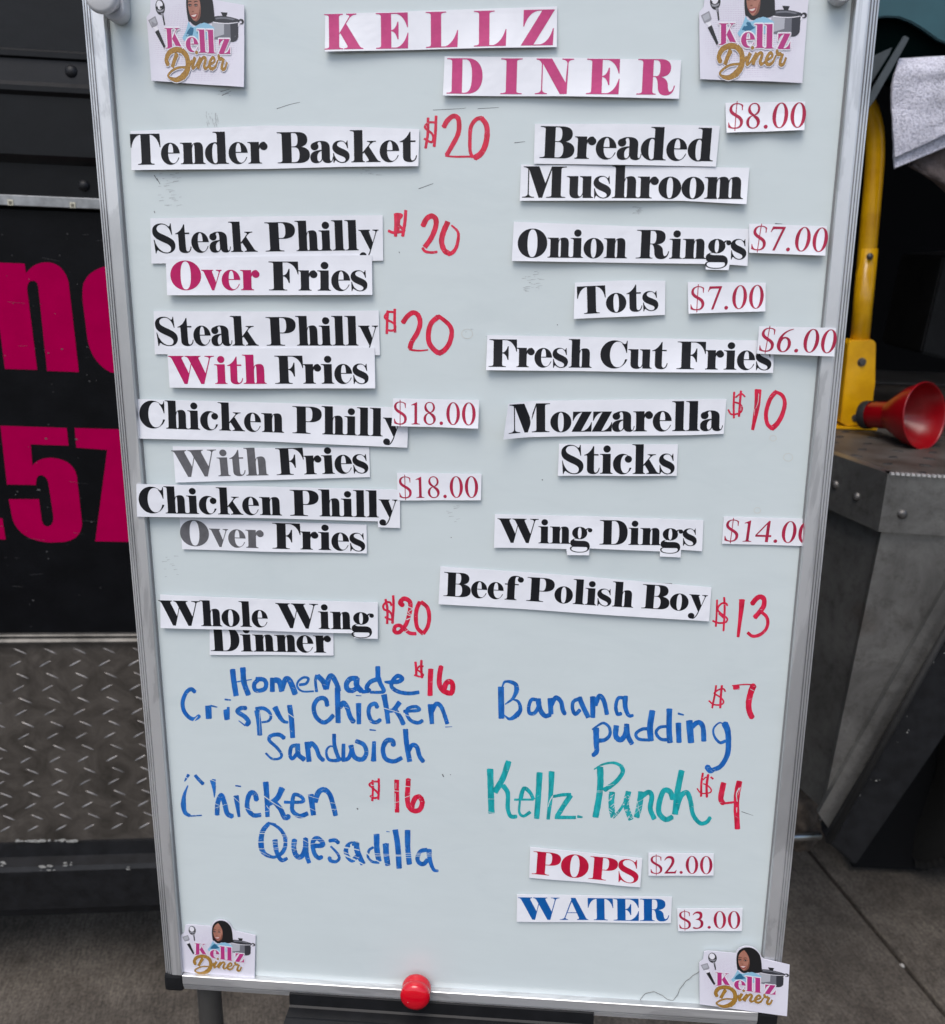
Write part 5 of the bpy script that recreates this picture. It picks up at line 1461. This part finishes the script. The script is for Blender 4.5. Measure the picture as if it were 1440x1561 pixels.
writing('blue handwritten word Chicken beside Crispy', 'b', [(460, 1045, 6, [(42, 40, [(232, 185), (220, 130), (180, 112), (135, 135), (108, 200), (130, 285), (190, 335), (240, 320), (290, 268)]), (52, 50, [(325, 20), (332, 340)]), (46, 44, [(345, 200), (380, 158), (415, 200), (440, 280), (475, 335)]), (52, 40, [(518, 160), (522, 350)]), (10, 6, [(495, 90), (545, 93)]),
    (40, 36, [(690, 200), (670, 165), (622, 185), (610, 250), (635, 320), (680, 335), (720, 310)]), (52, 40, [(750, 80), (775, 220), (790, 345)]), (46, 36, [(895, 150), (840, 220), (790, 232)]), (40, 44, [(850, 215), (900, 290), (930, 355)]),
    (28, 36, [(930, 235), (1070, 225), (1045, 192), (975, 205), (958, 250), (992, 315), (1060, 340), (1105, 318)]), (52, 42, [(1175, 170), (1190, 350)]), (40, 38, [(1190, 235), (1230, 165), (1275, 195), (1308, 280), (1330, 350)]), (8, 4, [(1310, 378), (1375, 375)])])],
    scratches=[(460, 1045, 6, [(9, [(750, 205), (900, 250), (1020, 290)]), (5, [(395, 195), (430, 210)]), (7, [(590, 310), (640, 330)])])], dashes=26)
writing('blue handwritten word Sandwich', 'b', [(390, 1100, 5.333, [(36, 16, [(232, 135), (190, 105), (125, 112), (108, 150), (170, 210), (208, 265), (190, 298), (130, 300), (80, 255)]), (32, 30, [(335, 190), (288, 205), (278, 275), (300, 298), (335, 255)]), (40, 40, [(340, 180), (345, 265), (395, 308)]), (42, 42, [(415, 165), (432, 325)]), (38, 34, [(430, 205), (452, 175), (490, 215), (515, 280), (550, 315)]),
    (32, 34, [(635, 100), (640, 200), (675, 305)]), (10, 34, [(645, 205), (600, 200), (572, 240), (590, 305), (650, 315), (690, 300)]), (28, 34, [(712, 180), (710, 295)]), (34, 32, [(700, 310), (748, 300), (772, 250), (780, 190)]), (40, 34, [(770, 190), (800, 285), (865, 305), (898, 250), (875, 185), (810, 155)]),
    (30, 44, [(960, 160), (956, 320)]), (14, 8, [(925, 65), (975, 70)]), (42, 34, [(1118, 190), (1108, 155), (1062, 155), (1032, 220), (1052, 298), (1120, 322), (1188, 292)]), (44, 42, [(1215, 60), (1225, 180), (1250, 325)]), (36, 36, [(1240, 235), (1270, 190), (1308, 205), (1330, 280), (1362, 325)])])], dashes=26)
writing('blue handwritten word Chicken with scratches through it', 'b', [(265, 1170, 5.538, [(26, 10, [(125, 58), (90, 115)]), (10, 46, [(118, 150), (88, 230), (80, 310)]), (46, 28, [(80, 300), (85, 350), (100, 385), (135, 405)]), (26, 32, [(178, 62), (215, 105), (248, 138)]), (12, 10, [(140, 408), (235, 402)]), (48, 8, [(328, 102), (340, 180), (342, 250)]), (40, 42, [(365, 400), (370, 300), (400, 232), (428, 300), (450, 385), (495, 412)]),
    (46, 24, [(525, 235), (550, 415)]), (12, 12, [(520, 152), (565, 158)]), (44, 36, [(698, 275), (685, 225), (648, 212), (622, 270), (622, 345), (670, 400), (735, 398)]), (50, 36, [(775, 120), (785, 260), (790, 415)]), (50, 42, [(915, 170), (870, 260), (790, 312)]), (42, 44, [(850, 290), (900, 350), (935, 420), (972, 410)]),
    (24, 40, [(930, 290), (1000, 292), (1090, 285), (1075, 245), (1015, 228), (1000, 300), (1002, 365), (1060, 408), (1130, 385)]), (48, 46, [(1155, 225), (1178, 400)]), (46, 40, [(1190, 290), (1220, 208), (1268, 185), (1315, 225), (1345, 320), (1365, 405)])])],
    scratches=[(265, 1170, 5.538, [(9, [(760, 240), (860, 310), (960, 365)]), (6, [(500, 245), (560, 300)]), (6, [(340, 300), (390, 320)]), (5, [(350, 340), (470, 300)]), (6, [(600, 340), (700, 380)]), (5, [(770, 370), (830, 360)]), (6, [(990, 400), (1130, 430)]), (6, [(1130, 235), (1230, 265)]), (5, [(1140, 340), (1210, 370)]), (5, [(1320, 295), (1370, 300)]), (6, [(1330, 350), (1380, 352)]),
               (8, [(75, 60), (130, 100)]), (7, [(310, 100), (360, 120)]), (6, [(780, 320), (850, 400)])])], dashes=50)
writing('blue handwritten word Quesadilla with scratches through it', 'b', [(380, 1245, 9.6, [(66, 84, [(275, 105), (200, 200), (172, 330), (175, 450)]), (82, 34, [(175, 450), (200, 510), (250, 555), (350, 590), (420, 570)]), (60, 60, [(420, 570), (490, 510), (525, 420), (525, 300)]), (60, 30, [(525, 300), (460, 190), (350, 110), (255, 95)]), (20, 16, [(270, 80), (390, 105)]), (76, 50, [(375, 335), (390, 470), (425, 580), (480, 635), (555, 605)]),
    (76, 70, [(662, 330), (650, 450), (680, 555), (740, 590), (795, 530), (820, 420), (822, 310)]), (80, 62, [(822, 330), (835, 540), (875, 672)]), (70, 64, [(930, 425), (1070, 415), (1055, 355), (990, 310), (935, 350), (930, 450), (960, 550), (1015, 600), (1060, 585)]), (60, 52, [(1305, 380), (1250, 340), (1165, 352)]), (30, 60, [(1190, 430), (1285, 530), (1315, 605), (1265, 655), (1190, 640), (1172, 595)])]),
    (520, 1250, 9, [(62, 62, [(195, 320), (115, 330), (65, 405), (85, 495), (150, 550), (210, 500)]), (78, 72, [(208, 310), (222, 430), (300, 605)]), (78, 74, [(485, 190), (490, 400), (518, 565)]), (36, 38, [(440, 370), (380, 415), (368, 510), (430, 570), (520, 580)]), (84, 74, [(610, 320), (618, 480), (640, 620)]), (76, 78, [(740, 130), (775, 350), (795, 660)]), (76, 72, [(910, 135), (912, 380), (935, 605)]),
    (58, 60, [(1180, 405), (1090, 425), (1045, 510), (1065, 580), (1130, 600), (1185, 540)]), (76, 34, [(1202, 400), (1215, 540), (1265, 675), (1330, 695)]), (12, 8, [(620, 155), (665, 160)])])],
    scratches=[(380, 1245, 9.6, [(13, [(120, 238), (330, 250), (560, 268)]), (7, [(120, 212), (240, 216)]), (13, [(120, 368), (330, 365), (580, 378)]), (10, [(120, 468), (330, 460), (560, 432)]), (8, [(120, 490), (300, 575)]), (9, [(590, 452), (700, 482)]), (7, [(590, 415), (700, 420)]), (10, [(760, 325), (870, 380)]), (6, [(760, 435), (870, 440)]), (8, [(600, 380), (700, 370)]), (9, [(890, 330), (1110, 330)]), (7, [(890, 400), (1110, 350)]), (6, [(460, 290), (560, 292)]), (6, [(340, 405), (440, 395)]), (7, [(350, 480), (430, 470)])]),
               (520, 1250, 9, [(24, [(0, 460), (160, 530), (330, 620)]), (22, [(20, 372), (130, 385), (250, 412)]), (26, [(135, 330), (140, 510)]), (10, [(20, 430), (250, 520)]), (20, [(340, 440), (430, 520), (530, 575)]), (10, [(430, 458), (660, 470)]), (10, [(450, 490), (660, 488)]), (12, [(720, 478), (980, 482)]), (12, [(720, 492), (830, 492)]), (9, [(870, 455), (1260, 450)]), (9, [(870, 512), (980, 512)]), (9, [(1000, 470), (1260, 468)]), (10, [(1000, 492), (1260, 490)]), (6, [(590, 590), (680, 615)]), (8, [(330, 490), (400, 580)])])], dashes=70)
writing('blue handwritten word Banana', 'b', [(740, 1025, 6, [(56, 54, [(140, 130), (145, 420)]), (14, 48, [(150, 135), (175, 85), (225, 85), (275, 110), (285, 165)]), (44, 12, [(285, 165), (250, 235), (180, 290)]), (14, 50, [(250, 245), (300, 268), (318, 340), (280, 395)]), (46, 10, [(280, 395), (220, 425), (170, 390)]),
    (32, 36, [(470, 250), (420, 248), (395, 310), (402, 370), (450, 368), (490, 300)]), (50, 40, [(480, 240), (495, 330), (540, 395), (595, 385)]), (48, 46, [(590, 235), (598, 380)]), (42, 40, [(600, 300), (640, 230), (688, 265), (705, 340), (725, 380)]), (34, 34, [(855, 240), (803, 265), (795, 330), (820, 380), (865, 340)]), (46, 44, [(855, 225), (890, 310), (940, 412)]),
    (52, 46, [(980, 220), (980, 412)]), (46, 40, [(1000, 300), (1040, 215), (1082, 262), (1110, 385)]), (32, 34, [(1265, 232), (1212, 235), (1190, 310), (1205, 378), (1240, 375)]), (52, 26, [(1275, 215), (1278, 320), (1308, 392), (1350, 392)])])], dashes=20)
writing('blue handwritten word pudding', 'b', [(890, 1070, 6, [(16, 40, [(75, 252), (130, 212), (180, 192), (230, 232), (235, 300), (190, 345), (130, 352)]), (56, 40, [(110, 235), (112, 380), (115, 450), (80, 490)]), (50, 48, [(295, 215), (290, 310), (335, 345), (380, 290), (390, 200)]), (46, 42, [(390, 205), (402, 310), (440, 385)]), (56, 54, [(625, 78), (603, 230), (612, 355)]), (30, 28, [(600, 245), (530, 248), (474, 290), (500, 338), (600, 348)]),
    (54, 52, [(780, 62), (777, 250), (786, 372)]), (28, 30, [(750, 222), (690, 232), (658, 280), (700, 338), (770, 345)]), (50, 48, [(862, 190), (868, 370)]), (20, 14, [(860, 105), (910, 118)]), (62, 58, [(962, 168), (978, 372)]), (42, 48, [(975, 240), (1040, 185), (1086, 225), (1095, 358)]), (10, 30, [(1285, 215), (1240, 188), (1185, 240), (1190, 310), (1240, 370), (1295, 355)]),
    (60, 40, [(1285, 195), (1312, 260), (1320, 360), (1310, 480), (1250, 585), (1175, 620)]), (48, 56, [(1175, 622), (1150, 625), (1125, 590)])])], dashes=14)
writing('teal handwritten word Kellz', 't', [(730, 1145, 8, [(78, 76, [(135, 215), (140, 400), (152, 755)]), (72, 76, [(362, 120), (290, 330), (190, 500)]), (58, 46, [(290, 415), (350, 510), (350, 690), (385, 790), (460, 795)]), (26, 24, [(430, 590), (560, 588), (665, 590)]), (40, 56, [(665, 588), (620, 500), (555, 450), (525, 500), (505, 590)]), (26, 40, [(498, 600), (490, 740), (540, 790), (625, 740)]),
    (74, 66, [(738, 258), (725, 500), (702, 822)]), (72, 44, [(885, 245), (875, 500), (842, 830)]), (34, 46, [(900, 552), (1020, 530), (1120, 530)]), (64, 60, [(1120, 535), (1040, 650), (950, 795)]), (42, 40, [(925, 806), (1180, 806)]), (36, 20, [(1200, 795), (1260, 803)])])],
    scratches=[(730, 1145, 8, [(16, [(900, 540), (860, 610), (840, 680)]), (6, [(110, 580), (200, 582)]), (8, [(100, 738), (200, 752)]), (10, [(1185, 790), (1190, 830)])])], dashes=16)
writing('teal handwritten word Punch, half rubbed out at the u', 't', [(890, 1145, 6.857, [(66, 66, [(168, 165), (170, 350), (150, 520), (118, 690)]), (14, 36, [(105, 188), (200, 135), (310, 120), (385, 150)]), (44, 50, [(385, 150), (405, 215), (350, 300), (280, 360), (210, 405)]), (62, 60, [(595, 420), (580, 560), (548, 690)]), (50, 52, [(590, 480), (675, 425), (708, 475), (692, 600), (735, 708)]),
    (56, 54, [(925, 500), (900, 425), (835, 410), (790, 520), (782, 640), (850, 712), (925, 685)]), (60, 62, [(1020, 200), (975, 430), (950, 660)]), (56, 38, [(960, 620), (1010, 470), (1075, 432), (1112, 520), (1138, 660), (1210, 750), (1280, 740), (1320, 688)])])],
    scratches=[(890, 1145, 6.857, [(6, [(125, 412), (200, 412)]), (6, [(125, 425), (200, 425)]), (7, [(240, 360), (310, 345)]), (6, [(540, 540), (620, 500)]), (6, [(530, 600), (610, 560)]), (5, [(530, 650), (600, 590)]), (6, [(555, 520), (590, 690)]), (5, [(530, 570), (600, 640)])])], dashes=14)
# the rubbed-out u of Punch
rnd = random.Random(4)
sc_ = []
for k in range(90):
    x = rnd.uniform(225, 520); y = rnd.uniform(440, 740); a = rnd.uniform(-1.1, -.5) if rnd.random() < .7 else rnd.uniform(.4, 1.0)
    l = rnd.uniform(15, 50)
    sc_.append((rnd.uniform(4, 9), [(x, y), (x + l * math.cos(a), y + l * math.sin(a))]))
writing('patchy rubbed-out u of Punch', 't', [(890, 1145, 6.857, [(62, 60, [(292, 425), (285, 560), (305, 690)]), (30, 26, [(305, 695), (385, 600), (440, 500)]), (60, 56, [(465, 420), (440, 560), (490, 715)])])], scratches=[(890, 1145, 6.857, sc_)])

# scuffs and old marks
def scuff(groups, colour, label, z=.00008):
    o_ = writing(label, colour, groups, name='scuff_mark', z=z); o_['kind'] = 'stuff'
scuff([(0, 0, 1, [(.9, .5, [(422, 166), (440, 160), (457, 156)]), (.8, .4, [(660, 168), (700, 166), (710, 165)]), (.8, .5, [(728, 166), (760, 164)]), (1.1, .7, [(235, 267), (240, 276)]), (1.1, .7, [(239, 272), (244, 281)]), (1, .6, [(638, 288), (660, 280)]), (.9, .5, [(336, 140), (350, 136)]), (.9, .5, [(338, 146), (352, 139)]),
    (1.6, 1.6, [(674, 1180), (676, 1184)]), (1.9, 1.9, [(544, 1232), (545.5, 1233.5)]), (1.2, 1.2, [(686, 1180.5), (687, 1181)]), (1.6, 1.6, [(826, 731), (827, 732)]), (1.3, 1.3, [(849, 495), (850, 495.5)]), (1.2, 1.2, [(687, 819), (688, 819.5)]), (1.1, .6, [(784, 218), (800, 216)]), (1, .4, [(1130, 1237), (1148, 1243)]), (1.4, .6, [(1181, 341), (1192, 341.5)]),
    (1.2, .9, [(1183, 498), (1184, 499)]), (1.2, 1, [(608, 384), (609, 386)]), (1.2, 1, [(235, 322), (236, 325)])])], 'd', 'short dark scuffs and ink specks on the white surface')
rnd = random.Random(21)
g = []
for (x0, x1, y0, y1, n) in ((314, 332, 168, 190, 26), (240, 275, 264, 316, 30), (795, 822, 414, 444, 26), (962, 974, 312, 328, 14), (330, 352, 138, 150, 8), (680, 700, 770, 800, 8), (700, 760, 500, 520, 3), (240, 270, 842, 880, 10), (548, 580, 258, 268, 6)):
    for _ in range(n):
        x, y = rnd.uniform(x0, x1), rnd.uniform(y0, y1); l = rnd.uniform(2, 9); a = rnd.uniform(-.25, .1)
        if x0 == 314: a += 1.5
        g.append((rnd.uniform(.5, 1.3), .4, [(x, y), (x + l * math.cos(a), y + l * math.sin(a))]))
scuff([(0, 0, 1, g)], 's', 'faint grey eraser smudges', z=.00005)
g = []
for cx, cy, r in ((712, 509, 8.5), (1201, 697, 7), (1154, 778, 5), (1178, 668, 5)):
    pts = [(cx + r * math.cos(a * .7), cy + r * .85 * math.sin(a * .7)) for a in range(10)]
    g.append((1.3, 1.0, pts))
scuff([(0, 0, 1, g)], 'u', 'faint dried water rings', z=.00006)

# thin hair stuck at the lower right
hp = [(975, 1532), (977, 1522), (985, 1514), (998, 1512), (1010, 1518), (1022, 1525), (1030, 1520), (1036, 1508), (1044, 1497), (1055, 1488), (1066, 1480)]
hb = smooth_pts([bd(x, y, .0007) for x, y in hp], 6)
bm = bmesh.new(); o0 = hb[0].copy()
add_tube(bm, [p - o0 + Vector((0, 0, .0004 * math.sin(i))) for i, p in enumerate(hb)], .00022, 5)
hair = link('loose_hair', bm_mesh(bm), simple('hair', (.12, .11, .10), .5), mw=BM @ Matrix.Translation(o0))
hair['label'] = 'loose curly hair stuck to the board left of the lower right logo'; hair['category'] = 'hair'

# red knob magnet
kp = bd(637, 1494, 0)
km = thing('knob_magnet', 'round red knob magnet at the bottom edge of the whiteboard above the tray', 'magnet', BM @ Matrix.Translation((kp.x, kp.y, FW)))
M_KN, nt, b = new_mat('red_gloss_plastic')
b.inputs['Base Color'].default_value = (0.60, 0.002, 0.014, 1); b.inputs['Roughness'].default_value = .16; b.inputs['Coat Weight'].default_value = .4
n = noise(nt, 140, 4, .7); r = ramp(nt, n.outputs['Fac'], [(.66, (0.60, 0.002, 0.014)), (.70, (0.7, .40, .40))])
nt.links.new(r.outputs['Color'], b.inputs['Base Color'])
bm = bmesh.new()
add_lathe(bm, [(0, 0), (.0128, 0), (.0141, .0010), (.0146, .0030), (.0145, .0055), (.0138, .0078), (.0134, .0086), (.0138, .0094), (.0145, .0110), (.0148, .0135), (.0144, .0160), (.0128, .0182), (.0095, .0196), (.0050, .0203), (0, .0205)], None, 48)
link('knob', bm_mesh(bm), M_KN, km, smooth=True)
# ------------------------------------------------------------------ die-cut logo magnets
def fm(name, c, rough=.4): return simple(name, c, rough)
LM = {'pink': fm('logo_magenta', (0.43, 0.03, 0.19)), 'gold': simple('logo_gold', (0.42, 0.23, 0.035), .4, col2=(0.26, 0.13, 0.02), vscale=700), 'gold_edge': fm('logo_gold_edge', (0.12, 0.06, 0.015)), 'white': fm('logo_white', (0.78, 0.77, 0.82)),
      'hair': fm('print_hair_black', (0.010, 0.010, 0.011)), 'skin': simple('print_skin', (0.42, 0.19, 0.135), .4, col2=(0.34, .14, .095), vscale=160), 'skin_dk': fm('print_skin_shadow', (0.20, 0.075, 0.05)), 'lip': fm('print_lips', (0.30, 0.05, 0.05)), 'teeth': fm('print_teeth', (0.72, 0.62, 0.58)),
      'shirt': fm('print_shirt_blue', (0.26, 0.50, 0.66)), 'shirt_dk': fm('print_shirt_dark', (0.02, 0.13, 0.24)), 'pot': fm('print_pot_grey', (0.16, 0.165, 0.19)), 'pot_l': fm('print_pot_light', (0.42, 0.43, 0.47)), 'pot_d': fm('print_pot_dark', (0.035, 0.036, 0.045)), 'steel': fm('print_steel', (0.28, 0.28, 0.31)),
      'blk': fm('print_black', (0.014, 0.014, 0.016)), 'dot': fm('print_halftone', (0.42, 0.27, 0.45))}
M_CARD = simple('logo_card', (0.72, 0.71, 0.79), .36, var=.05, vscale=30)
def logo(label, quad, **o):
    """quad: photo pixels where the reference box (105..1340, 215..1030) lands: TL, TR, BR, BL"""
    def mp(x, y):
        u, v = (x - 105) / 1235, (y - 215) / 815
        (a, b_), (c, d), (e, f), (g, h_) = quad
        return ((a * (1 - u) + c * u) * (1 - v) + (g * (1 - u) + e * u) * v, (b_ * (1 - u) + d * u) * (1 - v) + (h_ * (1 - u) + f * u) * v)
    out = parse_path('M 105 995 L 98 400 L 150 350 L 165 235 L 215 215 L 605 205 Q 640 95 760 78 Q 900 70 965 215 L 1000 240 L 1350 285 L 1315 1050')
    t, h, ox, oy = make_sheet('logo_magnet', label, 'logo magnet', 'logo magnets in the corners of the whiteboard', [mp(x, y) for x, y in out], o, thick=.0007, mat=M_CARD)
    w = o.get('w', .0016)
    lay = [0]
    bufs = {}
    def put(part, mat, V, T):
        """V in reference coordinates"""
        lay[0] += 1
        z = .00012 + .000006 * lay[0]
        bv, bf, bmats = bufs.setdefault(part, ([], [], []))
        k = len(bv)
        for x, y in V:
            px, py = mp(x, y); p = bd(px, py, w)
            lx, ly = p.x - ox, p.y - oy
            bv.append((lx, ly, h(lx, ly) + z))
        for f in T:
            a, b_, c = (bv[i + k] for i in f)
            s_ = (b_[0] - a[0]) * (c[1] - a[1]) - (b_[1] - a[1]) * (c[0] - a[0])
            bf.append(tuple(i + k for i in (f if s_ > 0 else f[::-1]))); bmats.append(mat)
    def poly(part, mat, path):
        pts = parse_path(path) if isinstance(path, str) else path
        V, T = flat_union([(1, pts)], grid=90, eps=.01); put(part, mat, V, T)
    def ops(part, mat, L):
        V, T = flat_union(L, eps=.01); put(part, mat, V, T)
    # halftone dots
    rnd = random.Random(2)
    V, T = [], []
    for i in range(0, 62):
        for j in range(0, 40):
            x, y = 150 + i * 19, 245 + j * 19
            d = math.hypot((x - 700) / 560, (y - 640) / 400)
            if d > 1: continue
            r = 5.6 * (1 - d) ** .35
            k = len(V); V += [(x - r, y), (x, y - r), (x + r, y), (x, y + r)]; T += [(k, k + 1, k + 2), (k, k + 2, k + 3)]
    put('halftone_dots', 'dot', V, T)
    # ladle and spatula
    poly('printed_utensils', 'blk', ell(282, 305, 60, 73)); poly('printed_utensils', 'white', ell(276, 285, 40, 42)); poly('printed_utensils', 'steel', 'M 235 325 Q 280 345 330 318 L 322 340 Q 285 362 243 345')
    poly('printed_utensils', 'blk', 'M 298 372 L 318 368 L 332 470 L 316 478'); poly('printed_utensils', 'steel', 'M 285 360 L 315 360 L 312 400 L 298 402')
    poly('printed_utensils', 'steel', 'M 118 428 L 212 388 L 240 455 Q 238 482 158 498'); poly('printed_utensils', 'pot_l', 'M 135 435 L 205 404 L 222 452 L 160 480'); poly('printed_utensils', 'white', 'M 170 495 L 222 482 L 240 518 L 215 535')
    poly('printed_utensils', 'blk', 'M 195 538 L 242 515 L 325 685 L 300 695')
    # pot
    poly('printed_pot', 'pot_d', 'M 945 395 Q 1080 370 1270 418 Q 1290 438 1262 448 Q 1110 470 945 440'); poly('printed_pot', 'pot', 'M 975 405 Q 1090 385 1230 418 L 1200 428 Q 1090 405 985 420')
    poly('printed_pot', 'blk', 'M 1050 352 L 1136 356 L 1118 392 L 1072 390'); poly('printed_pot', 'pot', 'M 930 446 Q 1110 475 1268 450 L 1262 585 Q 1240 635 1165 630 L 950 600'); poly('printed_pot', 'pot_l', 'M 930 446 Q 1010 462 1085 464 L 1080 560 L 940 590')
    poly('printed_pot', 'pot_d', 'M 1165 465 L 1268 450 L 1262 585 Q 1240 635 1165 630'); poly('printed_pot', 'white', 'M 945 440 Q 1110 466 1262 443 L 1262 450 Q 1110 474 945 449')
    ops('printed_pot', 'blk', [(1, ell(1305, 440, 34, 26)), (-1, ell(1298, 444, 17, 13))]); poly('printed_pot', 'white', 'M 1268 452 L 1290 448 L 1280 480 L 1262 486')
    # portrait: generic smiling woman with a black bob, blue collar
    poly('printed_portrait', 'hair', 'M 628 432 Q 608 330 616 255 Q 625 130 745 96 Q 870 72 935 180 Q 965 250 968 430 Q 900 470 790 455 L 640 440')
    poly('printed_portrait', 'shirt', 'M 628 438 L 655 470 Q 700 505 745 470 L 830 448 Q 910 462 960 500 L 940 600 L 560 620 L 540 590 Q 600 530 628 438')
    poly('printed_portrait', 'shirt_dk', 'M 655 490 Q 600 530 585 575 L 640 580 Q 700 570 745 545 Q 700 530 690 500'); poly('printed_portrait', 'hair', 'M 655 440 Q 700 490 745 470 L 795 445 L 770 420')
    poly('printed_portrait', 'skin', 'M 640 262 Q 650 180 722 140 Q 775 190 792 262 Q 802 350 782 400 Q 750 446 712 438 Q 665 410 650 360 Q 634 310 640 262')
    poly('printed_portrait', 'skin_dk', 'M 786 300 Q 800 350 782 400 Q 750 446 712 438 Q 760 420 786 300')
    for ex in (662, 738):
        poly('printed_portrait', 'hair', f'M {ex-24} 258 Q {ex} 238 {ex+26} 252 L {ex+26} 259 Q {ex} 248 {ex-24} 266')
        poly('printed_portrait', 'skin_dk', ell(ex, 288, 26, 15)); poly('printed_portrait', 'teeth', ell(ex, 290, 14, 5)); poly('printed_portrait', 'hair', ell(ex, 289, 9, 8)); poly('printed_portrait', 'hair', f'M {ex-24} 284 Q {ex} 270 {ex+24} 282 L {ex+24} 286 Q {ex} 277 {ex-24} 290')
    poly('printed_portrait', 'skin_dk', 'M 680 345 Q 692 360 712 345 Q 700 338 696 340'); poly('printed_portrait', 'lip', 'M 655 378 Q 705 368 755 362 Q 745 412 705 414 Q 672 408 655 378'); poly('printed_portrait', 'teeth', 'M 668 382 Q 708 376 742 370 Q 730 394 705 396 Q 682 394 668 382')
    # Kellz
    spec = [('K', 322, 694, 1.92, 1.92), ('e', 582, 722, 2.6, 1.95), ('l', 738, 730, 2.45, 2.08), ('l', 850, 737, 2.5, 2.12), ('z', 1000, 743, 2.35, 2.0)]
    off = [(13 * math.cos(a * math.pi / 5), 13 * math.sin(a * math.pi / 5)) for a in range(10)]
    for dx, dy in off:
        for c, x, y, sx, sy in spec:
            V, T = glyph(c, FAT); put('letter_outline', 'white', [(x + a * sx + dx, y - b_ * sy + dy) for a, b_ in V], T)
    for c, x, y, sx, sy in spec:
        V, T = glyph(c, FAT); put('logo_lettering', 'pink', [(x + a * sx, y - b_ * sy) for a, b_ in V], T)
    # Diner, brush script
    scr = [(46, 36, [(462, 745), (430, 800), (395, 872)]), (44, 50, [(345, 850), (325, 800), (365, 735), (450, 705), (530, 712)]), (50, 62, [(530, 712), (585, 765), (598, 850), (570, 915), (520, 960)]), (56, 26, [(520, 960), (440, 988), (360, 975)]), (20, 18, [(360, 975), (338, 945), (400, 898), (480, 872), (600, 862), (650, 800)]),
           (34, 34, [(692, 772), (655, 850), (660, 880)]), (18, 14, [(660, 880), (700, 850), (745, 790)]), (34, 34, [(764, 772), (722, 880)]), (22, 34, [(735, 850), (795, 778), (828, 790), (805, 855), (825, 882)]), (20, 16, [(825, 882), (870, 850)]), (18, 34, [(880, 845), (945, 812), (930, 775), (895, 800), (872, 855), (900, 886)]), (30, 14, [(900, 886), (950, 865), (990, 800)]),
           (30, 30, [(1000, 750), (1010, 790), (1050, 785)]), (26, 34, [(1070, 785), (1042, 850), (1040, 888)]), (30, 18, [(1040, 890), (1080, 880), (1110, 820)])]
    def sp(extra):
        L = []
        for w0, w1, pts in scr:
            for q in stroke_polys(pts, w0 + extra, w1 + extra, 4): L.append((1, q))
        L.append((1, ell(714, 728, 17 + extra / 2, 15 + extra / 2)))
        return L
    ops('letter_outline', 'white', sp(20)); ops('script_lettering', 'gold_edge', sp(7)); ops('script_lettering', 'gold', sp(0))
    for part, (bv, bf, bmats) in bufs.items():
        me = mesh_from(bv, bf)
        names = sorted(set(bmats))
        for n_ in names: me.materials.append(LM[n_])
        for p, m_ in zip(me.polygons, bmats): p.material_index = names.index(m_)
        link(part, me, None, t)
logo('logo magnet at the top left corner with pink and gold lettering', [(222.5, -3), (371, -3), (376.5, 131), (233, 130)], b=.005, t=.001)
logo('logo magnet at the top right corner above $8.00', [(1066, -12), (1231, -14), (1225, 124), (1066, 128)], b=.005, t=.001, ph=2)
logo('logo magnet at the bottom left corner of the board', [(277, 1408), (388.5, 1419), (390.5, 1493), (276.5, 1483)], b=.0015)
logo('logo magnet at the bottom right lapping over the frame', [(1066.3, 1448), (1199.5, 1455.5), (1199, 1538), (1066.3, 1534)], w=.0032, wr=.0105, wave=.0002)
